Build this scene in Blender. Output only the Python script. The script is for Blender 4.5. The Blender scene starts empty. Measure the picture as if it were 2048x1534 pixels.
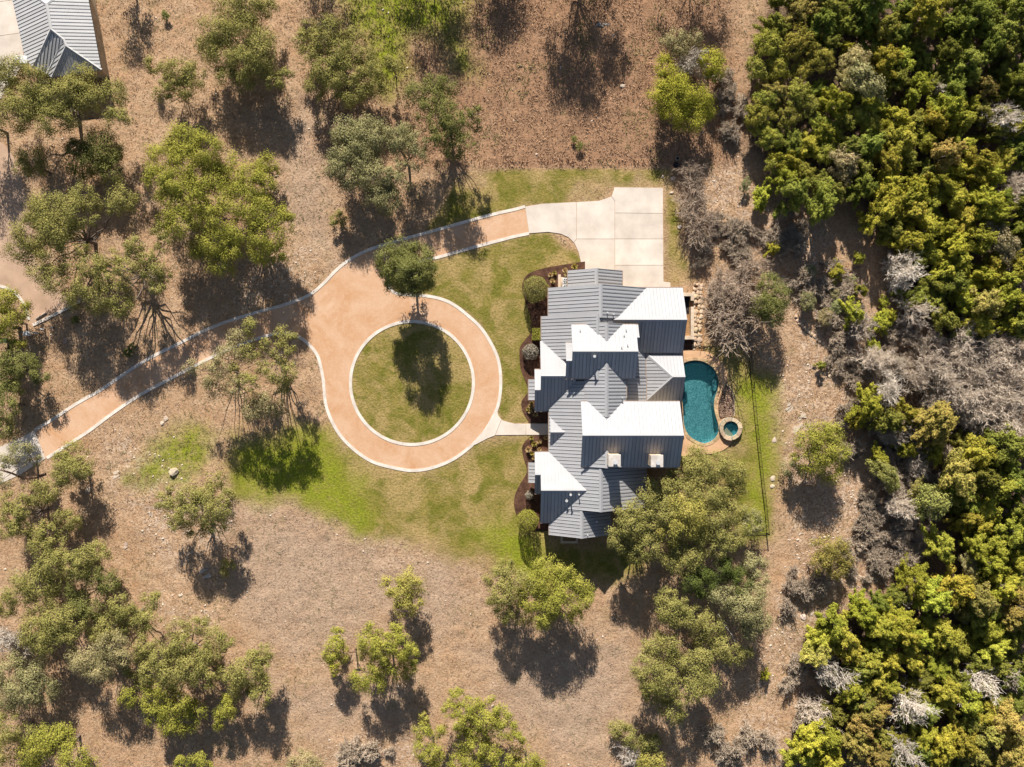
import bpy, bmesh, math, random
import numpy as np
from mathutils import Vector
from mathutils.geometry import tessellate_polygon

R = math.radians
scene = bpy.context.scene
COL = scene.collection

# ------------------------------------------------------------------ camera
H, S = 110.0, 14.5            # drone height (m), photo pixels per metre of ground
cam_data = bpy.data.cameras.new("drone_camera")
cam = bpy.data.objects.new("drone_camera", cam_data)
COL.objects.link(cam)
cam.location = (0, 0, H)
cam.rotation_euler = (0, 0, 0)
cam_data.sensor_fit = 'HORIZONTAL'
cam_data.angle = 2 * math.atan(1024 / S / H)
cam_data.clip_start = 1.0
cam_data.clip_end = 6000.0
scene.camera = cam

# ------------------------------------------------------------------ sky and sun
SUN_EL = 30.0
SUN_AZ = -6.0                 # degrees from +Y (top of the photo), negative = towards the left
world = bpy.data.worlds.new("World")
scene.world = world
world.use_nodes = True
nt = world.node_tree
sky = nt.nodes.new("ShaderNodeTexSky")
sky.sky_type = 'NISHITA'
sky.sun_disc = False
sky.sun_elevation = R(SUN_EL)
sky.sun_rotation = R(SUN_AZ)
nt.links.new(sky.outputs[0], nt.nodes["Background"].inputs[0])
nt.nodes["Background"].inputs[1].default_value = 0.05
sun_vec = Vector((math.sin(R(SUN_AZ)) * math.cos(R(SUN_EL)), math.cos(R(SUN_AZ)) * math.cos(R(SUN_EL)), math.sin(R(SUN_EL))))
sd = bpy.data.lights.new("sun", 'SUN')
sd.energy = 5.0
sd.angle = R(0.5)
sd.color = (1.0, 0.945, 0.86)
sun = bpy.data.objects.new("sun", sd)
COL.objects.link(sun)
sun.location = sun_vec * 200
sun.rotation_euler = sun_vec.to_track_quat('Z', 'Y').to_euler()
scene.view_settings.view_transform = 'Standard'
scene.view_settings.look = 'None'
scene.view_settings.exposure = 0.85
scene.view_settings.gamma = 1.0
scene.view_settings.use_curve_mapping = False
scene.render.engine = 'CYCLES'
scene.cycles.max_bounces = 5
scene.cycles.diffuse_bounces = 2
scene.cycles.transparent_max_bounces = 6

# ------------------------------------------------------------------ geometry of the place
def ramp(x):
    t = np.clip((np.asarray(x, float) - 36.0) / 8.0, 0, None)
    return np.where(t < 1, t * t * 0.5, t - 0.5) * 8.0

def gz(x, y):
    """height of the land: level round the house, falling into the wooded draw on the right"""
    return -0.13 * ramp(x)

def P(u, v, h=0.0):
    """a photo pixel seen on something h metres above the land -> its place"""
    z = h
    for _ in range(4):
        k = (H - z) / H
        x = (u - 1024) / S * k
        y = (767 - v) / S * k
        z = float(gz(x, y)) + h
    return (x, y, z)

def P2(u, v, h=0.0):
    return P(u, v, h)[:2]

def smooth(pts, n=6, closed=False):
    """Catmull-Rom through the points"""
    pts = [np.array(p, float) for p in pts]
    out = []
    m = len(pts)
    rng = range(m) if closed else range(m - 1)
    for i in rng:
        p1, p2 = pts[i], pts[(i + 1) % m]
        p0 = pts[i - 1] if (closed or i > 0) else 2 * p1 - p2
        p3 = pts[(i + 2) % m] if (closed or i + 2 < m) else 2 * p2 - p1
        for k in range(n):
            t = k / n
            out.append(0.5 * ((2 * p1) + (-p0 + p2) * t + (2 * p0 - 5 * p1 + 4 * p2 - p3) * t * t + (-p0 + 3 * p1 - 3 * p2 + p3) * t ** 3))
    if not closed:
        out.append(pts[-1])
    return [tuple(p) for p in out]

# ------------------------------------------------------------------ numpy noise and masks
def _hash(ix, iy, seed):
    n = (ix.astype(np.int64) * 374761393 + iy.astype(np.int64) * 668265263 + seed * 1442695041) & 0xffffffff
    n = ((n ^ (n >> 13)) * 1274126177) & 0xffffffff
    n = n ^ (n >> 16)
    return (n & 0xffffff) / float(0xffffff)

def vnoise(x, y, seed=0):
    ix, iy = np.floor(x), np.floor(y)
    fx, fy = x - ix, y - iy
    fx = fx * fx * (3 - 2 * fx); fy = fy * fy * (3 - 2 * fy)
    a = _hash(ix, iy, seed); b = _hash(ix + 1, iy, seed); c = _hash(ix, iy + 1, seed); d = _hash(ix + 1, iy + 1, seed)
    return (a * (1 - fx) + b * fx) * (1 - fy) + (c * (1 - fx) + d * fx) * fy

def fbm(x, y, seed=0, oct=4):
    s = 0; a = 0.5; t = 0
    for o in range(oct):
        s = s + a * vnoise(x * 2 ** o, y * 2 ** o, seed + o * 17); t += a; a *= 0.5
    return s / t

def sdpoly(X, Y, poly):
    """signed distance, positive inside"""
    X = np.asarray(X, float); Y = np.asarray(Y, float)
    d = np.full(X.shape, 1e18); inside = np.zeros(X.shape, bool)
    n = len(poly)
    for i in range(n):
        x0, y0 = poly[i][:2]; x1, y1 = poly[(i + 1) % n][:2]
        ex, ey = x1 - x0, y1 - y0
        L = ex * ex + ey * ey + 1e-12
        t = np.clip(((X - x0) * ex + (Y - y0) * ey) / L, 0, 1)
        d = np.minimum(d, (X - x0 - t * ex) ** 2 + (Y - y0 - t * ey) ** 2)
        c = ((y0 > Y) != (y1 > Y))
        with np.errstate(divide='ignore', invalid='ignore'):
            xi = (x1 - x0) * (Y - y0) / (y1 - y0 + 1e-30) + x0
        inside ^= c & (X < xi)
    d = np.sqrt(d)
    return np.where(inside, d, -d)

def sstep(a, b, x):
    t = np.clip((x - a) / (b - a), 0, 1)
    return t * t * (3 - 2 * t)

# ------------------------------------------------------------------ object helpers
def tag(o, label=None, cat=None, group=None, kind=None):
    if label: o["label"] = label
    if cat: o["category"] = cat
    if group: o["group"] = group
    if kind: o["kind"] = kind
    return o

def empty(name, loc=(0, 0, 0), rz=0.0):
    o = bpy.data.objects.new(name, None)
    o.empty_display_size = 0.3
    COL.objects.link(o)
    o.location = loc
    o.rotation_euler = (0, 0, rz)
    return o

def link(name, mesh, parent=None, loc=None):
    o = bpy.data.objects.new(name, mesh)
    COL.objects.link(o)
    if parent: o.parent = parent
    if loc is not None: o.location = loc
    return o

def mesh_np(name, V, F, mat=None, smooth_=False, attrs=None, colors=None):
    """V (n,3); F (m,k) with equal k"""
    V = np.ascontiguousarray(V, np.float32); F = np.ascontiguousarray(F, np.int32)
    me = bpy.data.meshes.new(name)
    me.vertices.add(len(V)); me.vertices.foreach_set("co", V.ravel())
    k = F.shape[1]
    me.loops.add(F.size); me.loops.foreach_set("vertex_index", F.ravel())
    me.polygons.add(len(F))
    me.polygons.foreach_set("loop_start", np.arange(0, F.size, k, dtype=np.int32))
    me.polygons.foreach_set("loop_total", np.full(len(F), k, np.int32))
    if smooth_:
        me.polygons.foreach_set("use_smooth", np.ones(len(F), bool))
    for an, av in (attrs or {}).items():
        a = me.attributes.new(an, 'FLOAT', 'POINT'); a.data.foreach_set("value", np.ascontiguousarray(av, np.float32))
    for an, av in (colors or {}).items():
        a = me.attributes.new(an, 'FLOAT_COLOR', 'POINT'); a.data.foreach_set("color", np.ascontiguousarray(av, np.float32).ravel())
    me.update(calc_edges=True)
    if mat: me.materials.append(mat)
    return me

class MB:
    """collects shapes for one mesh"""
    def __init__(s): s.v = []; s.f = []
    def add(s, V, F):
        b = len(s.v); s.v += [tuple(map(float, p)) for p in V]; s.f += [tuple(i + b for i in f) for f in F]
    def box(s, x0, x1, y0, y1, z0, z1):
        s.add([(x0, y0, z0), (x1, y0, z0), (x1, y1, z0), (x0, y1, z0), (x0, y0, z1), (x1, y0, z1), (x1, y1, z1), (x0, y1, z1)],
              [(0, 3, 2, 1), (4, 5, 6, 7), (0, 1, 5, 4), (1, 2, 6, 5), (2, 3, 7, 6), (3, 0, 4, 7)])
    def bar(s, a, b, w, h, up=(0, 0, 1)):
        a = Vector(a); b = Vector(b); d = (b - a).normalized(); up = Vector(up)
        sx = d.cross(up)
        if sx.length < 1e-4: sx = d.cross(Vector((1, 0, 0)))
        sx.normalize(); uz = sx.cross(d).normalized()
        V = []
        for p in (a, b):
            for i, j in ((-1, -1), (1, -1), (1, 1), (-1, 1)):
                V.append(p + sx * (w / 2 * i) + uz * (h / 2 * j))
        s.add(V, [(0, 1, 2, 3), (7, 6, 5, 4), (0, 4, 5, 1), (1, 5, 6, 2), (2, 6, 7, 3), (3, 7, 4, 0)])
    def cyl(s, c, r, z0, z1, n=12, r1=None):
        r1 = r if r1 is None else r1
        V = [(c[0] + r * math.cos(2 * math.pi * i / n), c[1] + r * math.sin(2 * math.pi * i / n), z0) for i in range(n)]
        V += [(c[0] + r1 * math.cos(2 * math.pi * i / n), c[1] + r1 * math.sin(2 * math.pi * i / n), z1) for i in range(n)]
        F = [(i, (i + 1) % n, n + (i + 1) % n, n + i) for i in range(n)] + [tuple(range(n - 1, -1, -1)), tuple(range(n, 2 * n))]
        s.add(V, F)
    def prism(s, poly, z0, z1):
        """poly: list of (x,y); z0,z1 numbers or lists"""
        n = len(poly)
        a = sum(poly[i][0] * poly[(i + 1) % n][1] - poly[(i + 1) % n][0] * poly[i][1] for i in range(n))
        if a < 0: poly = poly[::-1]
        V = [(p[0], p[1], z0) for p in poly] + [(p[0], p[1], z1) for p in poly]
        F = [(i, (i + 1) % n, n + (i + 1) % n, n + i) for i in range(n)]
        tris = tessellate_polygon([[Vector((p[0], p[1], 0)) for p in poly]])
        for t in tris:
            t = tuple(t)
            ar = (poly[t[1]][0] - poly[t[0]][0]) * (poly[t[2]][1] - poly[t[0]][1]) - (poly[t[2]][0] - poly[t[0]][0]) * (poly[t[1]][1] - poly[t[0]][1])
            if ar < 0: t = t[::-1]
            F.append(tuple(i + n for i in t)); F.append(t[::-1])
        s.add(V, F)
    def mesh(s, name, mat, smooth_=False):
        me = bpy.data.meshes.new(name); me.from_pydata(s.v, [], s.f)
        if smooth_:
            for p in me.polygons: p.use_smooth = True
        me.update()
        if mat: me.materials.append(mat)
        return me
    def build(s, name, mat, parent=None, smooth_=False):
        return link(name, s.mesh(name, mat, smooth_), parent)

def shape_bevel(o, w=0.02, seg=1):
    m = o.modifiers.new("bevel", 'BEVEL'); m.width = w; m.segments = seg; m.limit_method = 'ANGLE'
    return o

# ------------------------------------------------------------------ materials
class NT:
    def __init__(s, name):
        s.m = bpy.data.materials.new(name); s.m.use_nodes = True
        s.t = s.m.node_tree; s.b = s.t.nodes["Principled BSDF"]; s.o = s.t.nodes["Material Output"]
        s.b.inputs["Roughness"].default_value = 0.9
        s.b.inputs["Specular IOR Level"].default_value = 0.2
    def n(s, t, **kw):
        nd = s.t.nodes.new(t)
        for k, v in kw.items(): setattr(nd, k, v)
        return nd
    def l(s, a, b): s.t.links.new(a, b)
    def coord(s, kind="Object"):
        if not hasattr(s, 'tc'): s.tc = s.n("ShaderNodeTexCoord")
        return s.tc.outputs[kind]
    def geo(s):
        if not hasattr(s, 'g'): s.g = s.n("ShaderNodeNewGeometry")
        return s.g.outputs["Position"]
    def noise(s, scale, detail=3, rough=0.55, vec=None, dist=0.0):
        nd = s.n("ShaderNodeTexNoise"); nd.inputs["Scale"].default_value = scale; nd.inputs["Detail"].default_value = detail
        nd.inputs["Roughness"].default_value = rough; nd.inputs["Distortion"].default_value = dist
        s.l(vec if vec is not None else s.geo(), nd.inputs["Vector"])
        return nd.outputs["Fac"]
    def ramp(s, fac, stops):
        nd = s.n("ShaderNodeValToRGB"); cr = nd.color_ramp
        while len(cr.elements) < len(stops): cr.elements.new(0.5)
        for e, (p, c) in zip(cr.elements, stops):
            e.position = p; e.color = (c, c, c, 1) if isinstance(c, (int, float)) else (*c[:3], 1)
        s.l(fac, nd.inputs[0]); return nd.outputs[0]
    def mix(s, fac, a, b, mode='MIX'):
        nd = s.n("ShaderNodeMix", data_type='RGBA', blend_type=mode)
        for sock, v in ((nd.inputs[0], fac), (nd.inputs[6], a), (nd.inputs[7], b)):
            if isinstance(v, (int, float)): sock.default_value = v
            elif isinstance(v, tuple): sock.default_value = (*v[:3], 1)
            else: s.l(v, sock)
        return nd.outputs[2]
    def math(s, op, a, b=0.0, clamp=False):
        nd = s.n("ShaderNodeMath", operation=op); nd.use_clamp = clamp
        for sock, v in ((nd.inputs[0], a), (nd.inputs[1], b)):
            if isinstance(v, (int, float)): sock.default_value = v
            else: s.l(v, sock)
        return nd.outputs[0]
    def attr(s, name, out="Fac"):
        nd = s.n("ShaderNodeAttribute"); nd.attribute_name = name; return nd.outputs[out]
    def bump(s, fac, dist=0.05, strength=1.0, prev=None):
        nd = s.n("ShaderNodeBump"); nd.inputs["Distance"].default_value = dist; nd.inputs["Strength"].default_value = strength
        s.l(fac, nd.inputs["Height"])
        if prev is not None: s.l(prev, nd.inputs["Normal"])
        return nd.outputs[0]
    def done(s, col, normal=None, rough=None, metallic=None, spec=None):
        i = s.b.inputs
        if isinstance(col, tuple): i["Base Color"].default_value = (*col[:3], 1)
        else: s.l(col, i["Base Color"])
        if normal is not None: s.l(normal, i["Normal"])
        if rough is not None:
            if isinstance(rough, (int, float)): i["Roughness"].default_value = rough
            else: s.l(rough, i["Roughness"])
        if metallic is not None: i["Metallic"].default_value = metallic
        if spec is not None: i["Specular IOR Level"].default_value = spec
        return s.m

def speckle(name, c1, c2, scale=6, big=0.6, bump=0.01, rough=0.9, contrast=(0.3, 0.7), stain=None):
    t = NT(name)
    f = t.noise(scale, 5, 0.7)
    c = t.mix(t.ramp(f, [(contrast[0], 0.0), (contrast[1], 1.0)]), c1, c2)
    g = t.noise(big, 3)
    c = t.mix(t.ramp(g, [(0.35, 0.0), (0.7, 1.0)]), c, tuple(x * 0.82 for x in c1))
    if stain: c = t.mix(t.ramp(t.noise(stain[0], 4), [(stain[1], 0.0), (stain[1] + 0.2, stain[2])]), c, stain[3])
    return t.done(c, t.bump(f, bump), rough)

M = {}
def leaf_material(name, sat=1.0):
    t = NT(name)
    oi = t.n("ShaderNodeObjectInfo")
    tint = t.attr("tint")
    c = oi.outputs["Color"]
    hs = t.n("ShaderNodeHueSaturation")
    t.l(c, hs.inputs["Color"])
    t.l(t.math('SUBTRACT', 0.524, t.math('MULTIPLY', tint, 0.042)), hs.inputs["Hue"])  # highlight yellow and shade green painted into brighter and darker leaves
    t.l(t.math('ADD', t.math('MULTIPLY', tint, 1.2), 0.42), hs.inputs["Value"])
    hs.inputs["Saturation"].default_value = sat
    dif = t.n("ShaderNodeBsdfDiffuse"); tr = t.n("ShaderNodeBsdfTranslucent"); mx = t.n("ShaderNodeMixShader")
    t.l(hs.outputs[0], dif.inputs[0]); t.l(hs.outputs[0], tr.inputs[0]); mx.inputs[0].default_value = 0.13
    t.l(dif.outputs[0], mx.inputs[1]); t.l(tr.outputs[0], mx.inputs[2])
    t.l(mx.outputs[0], t.o.inputs[0])
    return t.m
M['leaf'] = leaf_material("foliage")

def objcolor_material(name, scale=8, lo=0.7, hi=1.2, bump=0.02, rough=0.95):
    t = NT(name)
    oi = t.n("ShaderNodeObjectInfo")
    f = t.noise(scale, 4, 0.65)
    k = t.ramp(f, [(0.3, lo), (0.7, hi)])
    c = t.mix(1.0, oi.outputs["Color"], k, 'MULTIPLY')
    return t.done(c, t.bump(f, bump), rough)
M['bark'] = objcolor_material("bark", 6, 0.6, 1.3, 0.03)
M['stone'] = objcolor_material("limestone", 4, 0.72, 1.18, 0.05)
M['concrete'] = speckle("concrete_paving", (0.64, 0.555, 0.475), (0.71, 0.625, 0.54), 9, 0.35, 0.004, 0.85, stain=(0.9, 0.56, 0.35, (0.5, 0.42, 0.35)))
t_ = [n_ for n_ in M['concrete'].node_tree.nodes if n_.type == 'BSDF_PRINCIPLED'][0]
_nt = M['concrete'].node_tree; _src = t_.inputs["Base Color"].links[0].from_socket; _oi = _nt.nodes.new("ShaderNodeObjectInfo"); _rp = _nt.nodes.new("ShaderNodeValToRGB"); _mx = _nt.nodes.new("ShaderNodeMix"); _mx.data_type = 'RGBA'; _mx.blend_type = 'MULTIPLY'
_rp.color_ramp.elements[0].color = (0.90, 0.89, 0.88, 1); _rp.color_ramp.elements[1].color = (1.05, 1.05, 1.05, 1); _nt.links.new(_oi.outputs["Random"], _rp.inputs[0]); _mx.inputs[0].default_value = 1.0
_nt.links.new(_src, _mx.inputs[6]); _nt.links.new(_rp.outputs[0], _mx.inputs[7]); _nt.links.new(_mx.outputs[2], t_.inputs["Base Color"])
M['kerb'] = speckle("kerb_concrete", (0.66, 0.58, 0.50), (0.78, 0.70, 0.62), 5, 0.8, 0.006, 0.85)
M['joint'] = speckle("joint_sand", (0.42, 0.26, 0.15), (0.5, 0.33, 0.2), 12)
M['mulch'] = speckle("bark_mulch", (0.06, 0.029, 0.018), (0.20, 0.10, 0.064), 7, 1.0, 0.08, 0.95)
M['dark_metal'] = speckle("black_metal", (0.012, 0.012, 0.014), (0.02, 0.02, 0.022), 20, rough=0.5)
M['white_paint'] = speckle("white_paint", (0.72, 0.72, 0.72), (0.8, 0.8, 0.8), 5, rough=0.5)
M['deck'] = speckle("pool_deck_concrete", (0.60, 0.36, 0.2), (0.68, 0.43, 0.26), 6, 0.5, 0.005, 0.8)
M['wallstone'] = speckle("house_limestone_wall", (0.42, 0.33, 0.22), (0.58, 0.48, 0.36), 3, 1.2, 0.03)
M['capstone'] = speckle("wall_cap", (0.58, 0.45, 0.33), (0.70, 0.57, 0.44), 5, 1.0, 0.01)
M['wood'] = speckle("weathered_wood", (0.12, 0.075, 0.05), (0.22, 0.14, 0.09), 10)

def gravel_material():
    t = NT("decomposed_granite")
    f = t.noise(14, 4, 0.75)
    g = t.noise(0.17, 5, 0.65, dist=1.2)
    w = t.noise(1.1, 5, 0.7, dist=1.5)
    c = t.mix(t.ramp(g, [(0.35, 0.0), (0.68, 1.0)]), (0.62, 0.41, 0.27), (0.52, 0.28, 0.14))
    c = t.mix(t.ramp(w, [(0.45, 0.0), (0.75, 0.55)]), c, (0.66, 0.45, 0.31))
    c = t.mix(t.ramp(f, [(0.25, 0.35), (0.55, 0.0)]), c, (0.30, 0.15, 0.08))
    tr = t.noise(2.6, 5, 0.75, dist=2.5)
    c = t.mix(t.ramp(tr, [(0.52, 0.0), (0.70, 0.5)]), c, (0.42, 0.215, 0.11))
    sp = t.noise(5.5, 4, 0.8)
    c = t.mix(t.ramp(sp, [(0.60, 0.0), (0.72, 0.55)]), c, (0.34, 0.18, 0.10))
    rocks = t.noise(30, 2, 0.5)
    c = t.mix(t.ramp(rocks, [(0.64, 0.0), (0.70, 0.6)]), c, (0.75, 0.6, 0.48))
    return t.done(c, t.bump(f, 0.02), 0.95)
M['gravel'] = gravel_material()

def roof_material(name, base, rough=0.42, metallic=0.55):
    t = NT(name)
    f = t.noise(0.7, 4, 0.6)
    oi = t.n("ShaderNodeObjectInfo")
    c = t.mix(t.ramp(f, [(0.3, 0.0), (0.7, 1.0)]), tuple(b * 0.92 for b in base), base)
    rv = t.ramp(oi.outputs["Random"], [(0.0, 0.90), (1.0, 1.06)])
    c = t.mix(1.0, c, rv, 'MULTIPLY')
    c = t.mix(t.ramp(t.noise(2.2, 4, 0.7), [(0.62, 0.0), (0.8, 0.25)]), c, (0.32, 0.28, 0.25))
    return t.done(c, None, t.ramp(t.noise(1.5, 3), [(0.3, rough - 0.05), (0.7, rough + 0.08)]), metallic, 0.2)
M['roof'] = roof_material("standing_seam_metal", (0.392, 0.388, 0.398), 0.8, 0.02)
M['roof_pale'] = roof_material("pale_seam_metal", (0.54, 0.53, 0.525), 0.7, 0.04)
M['under'] = speckle("roof_underlay", (0.035, 0.037, 0.045), (0.05, 0.052, 0.06), 6)
# ------------------------------------------------------------------ traced outlines (photo pixels on the ground)
K1 = [(46, 873), (69, 860), (102, 841), (152, 808), (203, 779), (254, 744), (305, 713), (356, 688), (407, 662), (458, 642), (519, 623), (561, 612), (606, 596),
      (630, 582), (652, 562), (675, 538), (703, 517), (739, 499), (790, 483), (840, 469), (891, 455), (955, 437), (993, 427), (1029, 419), (1050, 413)]
K2a = [(1058, 467), (1029, 473), (968, 489), (917, 503), (874, 515), (835, 523), (800, 537), (781, 556), (780, 575), (792, 586), (815, 589), (846, 591), (879, 597),
       (907, 609), (937, 632), (963, 657), (983, 688), (996, 718), (1001, 749), (1001, 780), (996, 811), (985, 836), (968, 864), (942, 892), (907, 918), (866, 935),
       (825, 941), (785, 935), (744, 923), (708, 899), (678, 867), (658, 829), (650, 798), (647, 762), (642, 736), (635, 711), (619, 690), (599, 675), (574, 668),
       (548, 668), (506, 680), (478, 690), (432, 710), (381, 736), (336, 760), (280, 790), (229, 824), (178, 862), (127, 895), (94, 916)]
CIRC = (824.0, 766.0, 123.0)
COURT = [(1050, 413), (1084, 407.5), (1122, 405.5), (1173, 403), (1198, 401.5), (1213, 396.5), (1223, 389), (1227, 381), (1228.5, 374.5), (1326, 375.5), (1327, 563),
         (1341, 565), (1341, 590), (1163, 590), (1163, 537), (1161, 522), (1157, 505), (1150, 489), (1137, 475), (1122, 468), (1096, 464), (1071, 466), (1058, 467)]
WALK = [(985, 836), (994, 818), (997, 831), (1006, 841), (1029, 847), (1110, 847), (1110, 870), (1029, 870), (993, 870.5), (975, 877), (952, 889), (942, 892), (968, 864)]
APRON = [(69, 860), (92, 917), (40, 950), (0, 968), (-40, 985), (-40, 905), (0, 893), (46, 873)]
DRIVE2 = [(-60, 250), (10, 290), (35, 325), (52, 390), (60, 440), (72, 520), (110, 575), (150, 606), (61, 650), (52, 618), (30, 585), (0, 572), (-60, 560)]
COURT2 = [(-60, -80), (15, -80), (48, 112), (40, 140), (0, 200), (-60, 215)]
LAWNS = [
 [(930, 340), (1150, 338), (1335, 335), (1345, 372), (1360, 480), (1400, 570), (1385, 570), (1330, 570), (1330, 376), (1226, 376), (1198, 402), (1050, 413), (900, 452), (850, 466), (870, 430), (900, 385)],
 [(800, 530), (875, 515), (1030, 474), (1100, 463), (1165, 520), (1100, 600), (1100, 845), (1000, 845), (1000, 740), (960, 650), (880, 597), (790, 590)],
 [(940, 890), (995, 868), (1100, 868), (1100, 1085), (1225, 1075), (1300, 1110), (1285, 1150), (1180, 1158), (1090, 1170), (1000, 1140), (900, 1105), (800, 1085), (730, 1078), (650, 1030), (560, 990), (470, 985), (430, 930), (470, 880), (600, 862), (660, 850), (740, 925), (830, 945)],
 [(1395, 690), (1470, 690), (1540, 760), (1552, 900), (1560, 1000), (1545, 1085), (1490, 1080), (1360, 1010), (1350, 905), (1470, 890), (1475, 780), (1440, 710)],
]
VIVID = [
 [(335, 865), (395, 845), (420, 890), (395, 960), (330, 945), (285, 972), (262, 955), (300, 920), (310, 880)],
 [(480, 870), (560, 880), (620, 870), (690, 905), (720, 990), (745, 1040), (705, 1065), (640, 1020), (570, 985), (520, 1000), (465, 950)],
 [(690, -40), (960, -40), (920, 60), (940, 140), (910, 120), (880, 85), (815, 85), (812, 150), (780, 195), (750, 160), (735, 80), (690, 40)],
 [(1020, 1040), (1080, 1080), (1100, 1130), (1060, 1160), (1010, 1120), (960, 1070)],
 [(1470, 760), (1545, 770), (1550, 900), (1535, 1070), (1480, 1060), (1500, 900)],
]
GREY = [
 [(470, 1010), (600, 1010), (760, 1090), (900, 1130), (960, 1200), (880, 1260), (760, 1240), (700, 1300), (560, 1300), (480, 1200)],
 [(930, 1300), (1250, 1260), (1290, 1440), (1180, 1534), (960, 1400)],
 [(640, 250), (660, 500), (560, 420), (540, 250), (600, 200)],
 [(850, 1440), (700, 1450), (560, 1440), (560, 1370), (850, 1400)],
]
ROCKY = [
 [(210, 870), (330, 880), (400, 960), (330, 980), (450, 1040), (420, 1160), (330, 1180), (280, 1060), (200, 960)],
 [(1400, 330), (1480, 330), (1560, 420), (1680, 520), (1760, 560), (1740, 700), (1700, 800), (1680, 850), (1740, 980), (1780, 1150), (1720, 1230), (1620, 1260), (1560, 1340), (1600, 1534), (1450, 1534), (1540, 1300), (1580, 1100), (1560, 900), (1560, 760), (1600, 700), (1520, 560), (1400, 420)],
 [(690, 1040), (780, 1060), (850, 1120), (780, 1130), (720, 1090)],
 [(480, 520), (640, 500), (640, 600), (480, 620)],
 [(300, 1190), (420, 1200), (430, 1270), (350, 1250)],
 [(660, 1480), (830, 1470), (840, 1534), (660, 1534)],
]
WOODS = [
 [(1500, 60), (1560, -60), (2200, -60), (2200, 690), (1900, 700), (1800, 600), (1760, 450), (1660, 390), (1570, 340), (1500, 300)],
 [(1900, 700), (2200, 680), (2200, 1640), (1590, 1640), (1600, 1480), (1660, 1400), (1620, 1290), (1700, 1210), (1800, 1160), (1840, 1100), (1800, 960), (1740, 900), (1740, 800), (1800, 700)],
]
BEDS = [
 [(1170, 523), (1130, 529), (1090, 536), (1062, 545), (1048, 558), (1044, 580), (1054, 612), (1062, 640), (1061, 665), (1046, 684), (1039, 700), (1041, 736), (1053, 768), (1055, 785), (1043, 803), (1045, 822), (1056, 840), (1062, 846), (1110, 846), (1110, 640), (1120, 600), (1170, 600)],
 [(1110, 871), (1062, 871), (1048, 886), (1044, 898), (1048, 918), (1054, 943), (1040, 968), (1030, 990), (1028, 1010), (1033, 1030), (1045, 1062), (1110, 1062)],
]
K1s = smooth(K1, 5); K2s = smooth(K2a, 5)
CIRCpts = [(CIRC[0] + CIRC[2] * math.cos(a), CIRC[1] + CIRC[2] * math.sin(a)) for a in np.linspace(0, 2 * math.pi, 97)[:-1]]
GRAVEL = K1s[5:] + K2s + [(92, 917), (69, 860)]
HOUSE_FOOT = [(1100, 545), (1240, 545), (1240, 580), (1360, 580), (1360, 930), (1290, 935), (1290, 1010), (1220, 1065), (1100, 1065)]

# ------------------------------------------------------------------ terrain: one sheet out to the horizon
def axis(lo, hi, step):
    core = list(np.arange(lo, hi + step / 2, step))
    out, d, p = [], step * 2, hi
    while p < 2500: p += d; out.append(p); d *= 1.45
    inn, d, p = [], step * 2, lo
    while p > -2500: p -= d; inn.append(p); d *= 1.45
    return np.array(inn[::-1] + core + out)
xs = axis(-75.0, 78.0, 0.35); ys = axis(-57.0, 62.0, 0.35)
GX, GY = np.meshgrid(xs, ys)
fx, fy = GX.ravel(), GY.ravel()
fz = gz(fx, fy)
fu = 1024 + fx * S * H / (H - fz); fv = 767 - fy * S * H / (H - fz)

def masks(u, v, x, y):
    wob = (fbm(x * 0.3, y * 0.3, 3, 4) - 0.5) * 60
    wob2 = (fbm(x * 0.9, y * 0.9, 9, 3) - 0.5) * 26
    def area(polys, w, amp=1.0):
        m = np.zeros(u.shape)
        for p in polys:
            m = np.maximum(m, sstep(-w, w, sdpoly(u, v, p) + wob * amp + wob2 * amp * 0.6))
        return m
    drive = sdpoly(u, v, GRAVEL)
    incirc = CIRC[2] - np.hypot(u - CIRC[0], v - CIRC[1])
    lawn = np.maximum(area(LAWNS[:1], 10, 0.35) * (0.45 + 0.55 * sstep(0.45, 0.62, fbm(x * 0.2, y * 0.2, 91, 3))), area(LAWNS[1:2], 10, 0.35))
    lawn = np.maximum(lawn, area(LAWNS[2:], 26, 0.9))
    lawn = np.maximum(lawn, sstep(-2, 2, incirc))
    lawn = lawn * (1 - sstep(2, 6, 342 - v + (wob2 * 0.12)) * (u > 880) * (u < 1345))
    vivid = area(VIVID, 38, 1.0)
    grey = area(GREY, 70, 1.6) * 0.8
    rock = area(ROCKY, 30, 1.2)
    hard = np.maximum.reduce([np.where(incirc > 0, -incirc, drive), sdpoly(u, v, COURT), sdpoly(u, v, WALK), sdpoly(u, v, APRON), sdpoly(u, v, DRIVE2), sdpoly(u, v, COURT2),
                              sdpoly(u, v, HOUSE_FOOT), sdpoly(u, v, BEDS[0]), sdpoly(u, v, BEDS[1])])
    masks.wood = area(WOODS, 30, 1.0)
    return lawn, vivid, grey, rock, hard
view = (np.abs(fx) < 80) & (np.abs(fy) < 64)
Lw = np.zeros(fx.shape); Vv = Lw.copy(); Gr = Lw.copy(); Rk = Lw.copy(); Hd = np.full(fx.shape, -50.0)
a = masks(fu[view], fv[view], fx[view], fy[view])
Lw[view], Vv[view], Gr[view], Rk[view], Hd[view] = a
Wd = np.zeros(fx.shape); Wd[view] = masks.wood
relief = (fbm(fx * 0.5, fy * 0.5, 21, 4) - 0.5) * 0.25 + (fbm(fx * 1.8, fy * 1.8, 22, 2) - 0.5) * 0.12
off = sstep(4, 26, -Hd) * (1 - 0.75 * Lw)
far = sstep(80, 200, np.hypot(fx, fy))
hills = (fbm(fx * 0.006, fy * 0.006, 5, 3) - 0.5) * 50 * far
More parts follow.
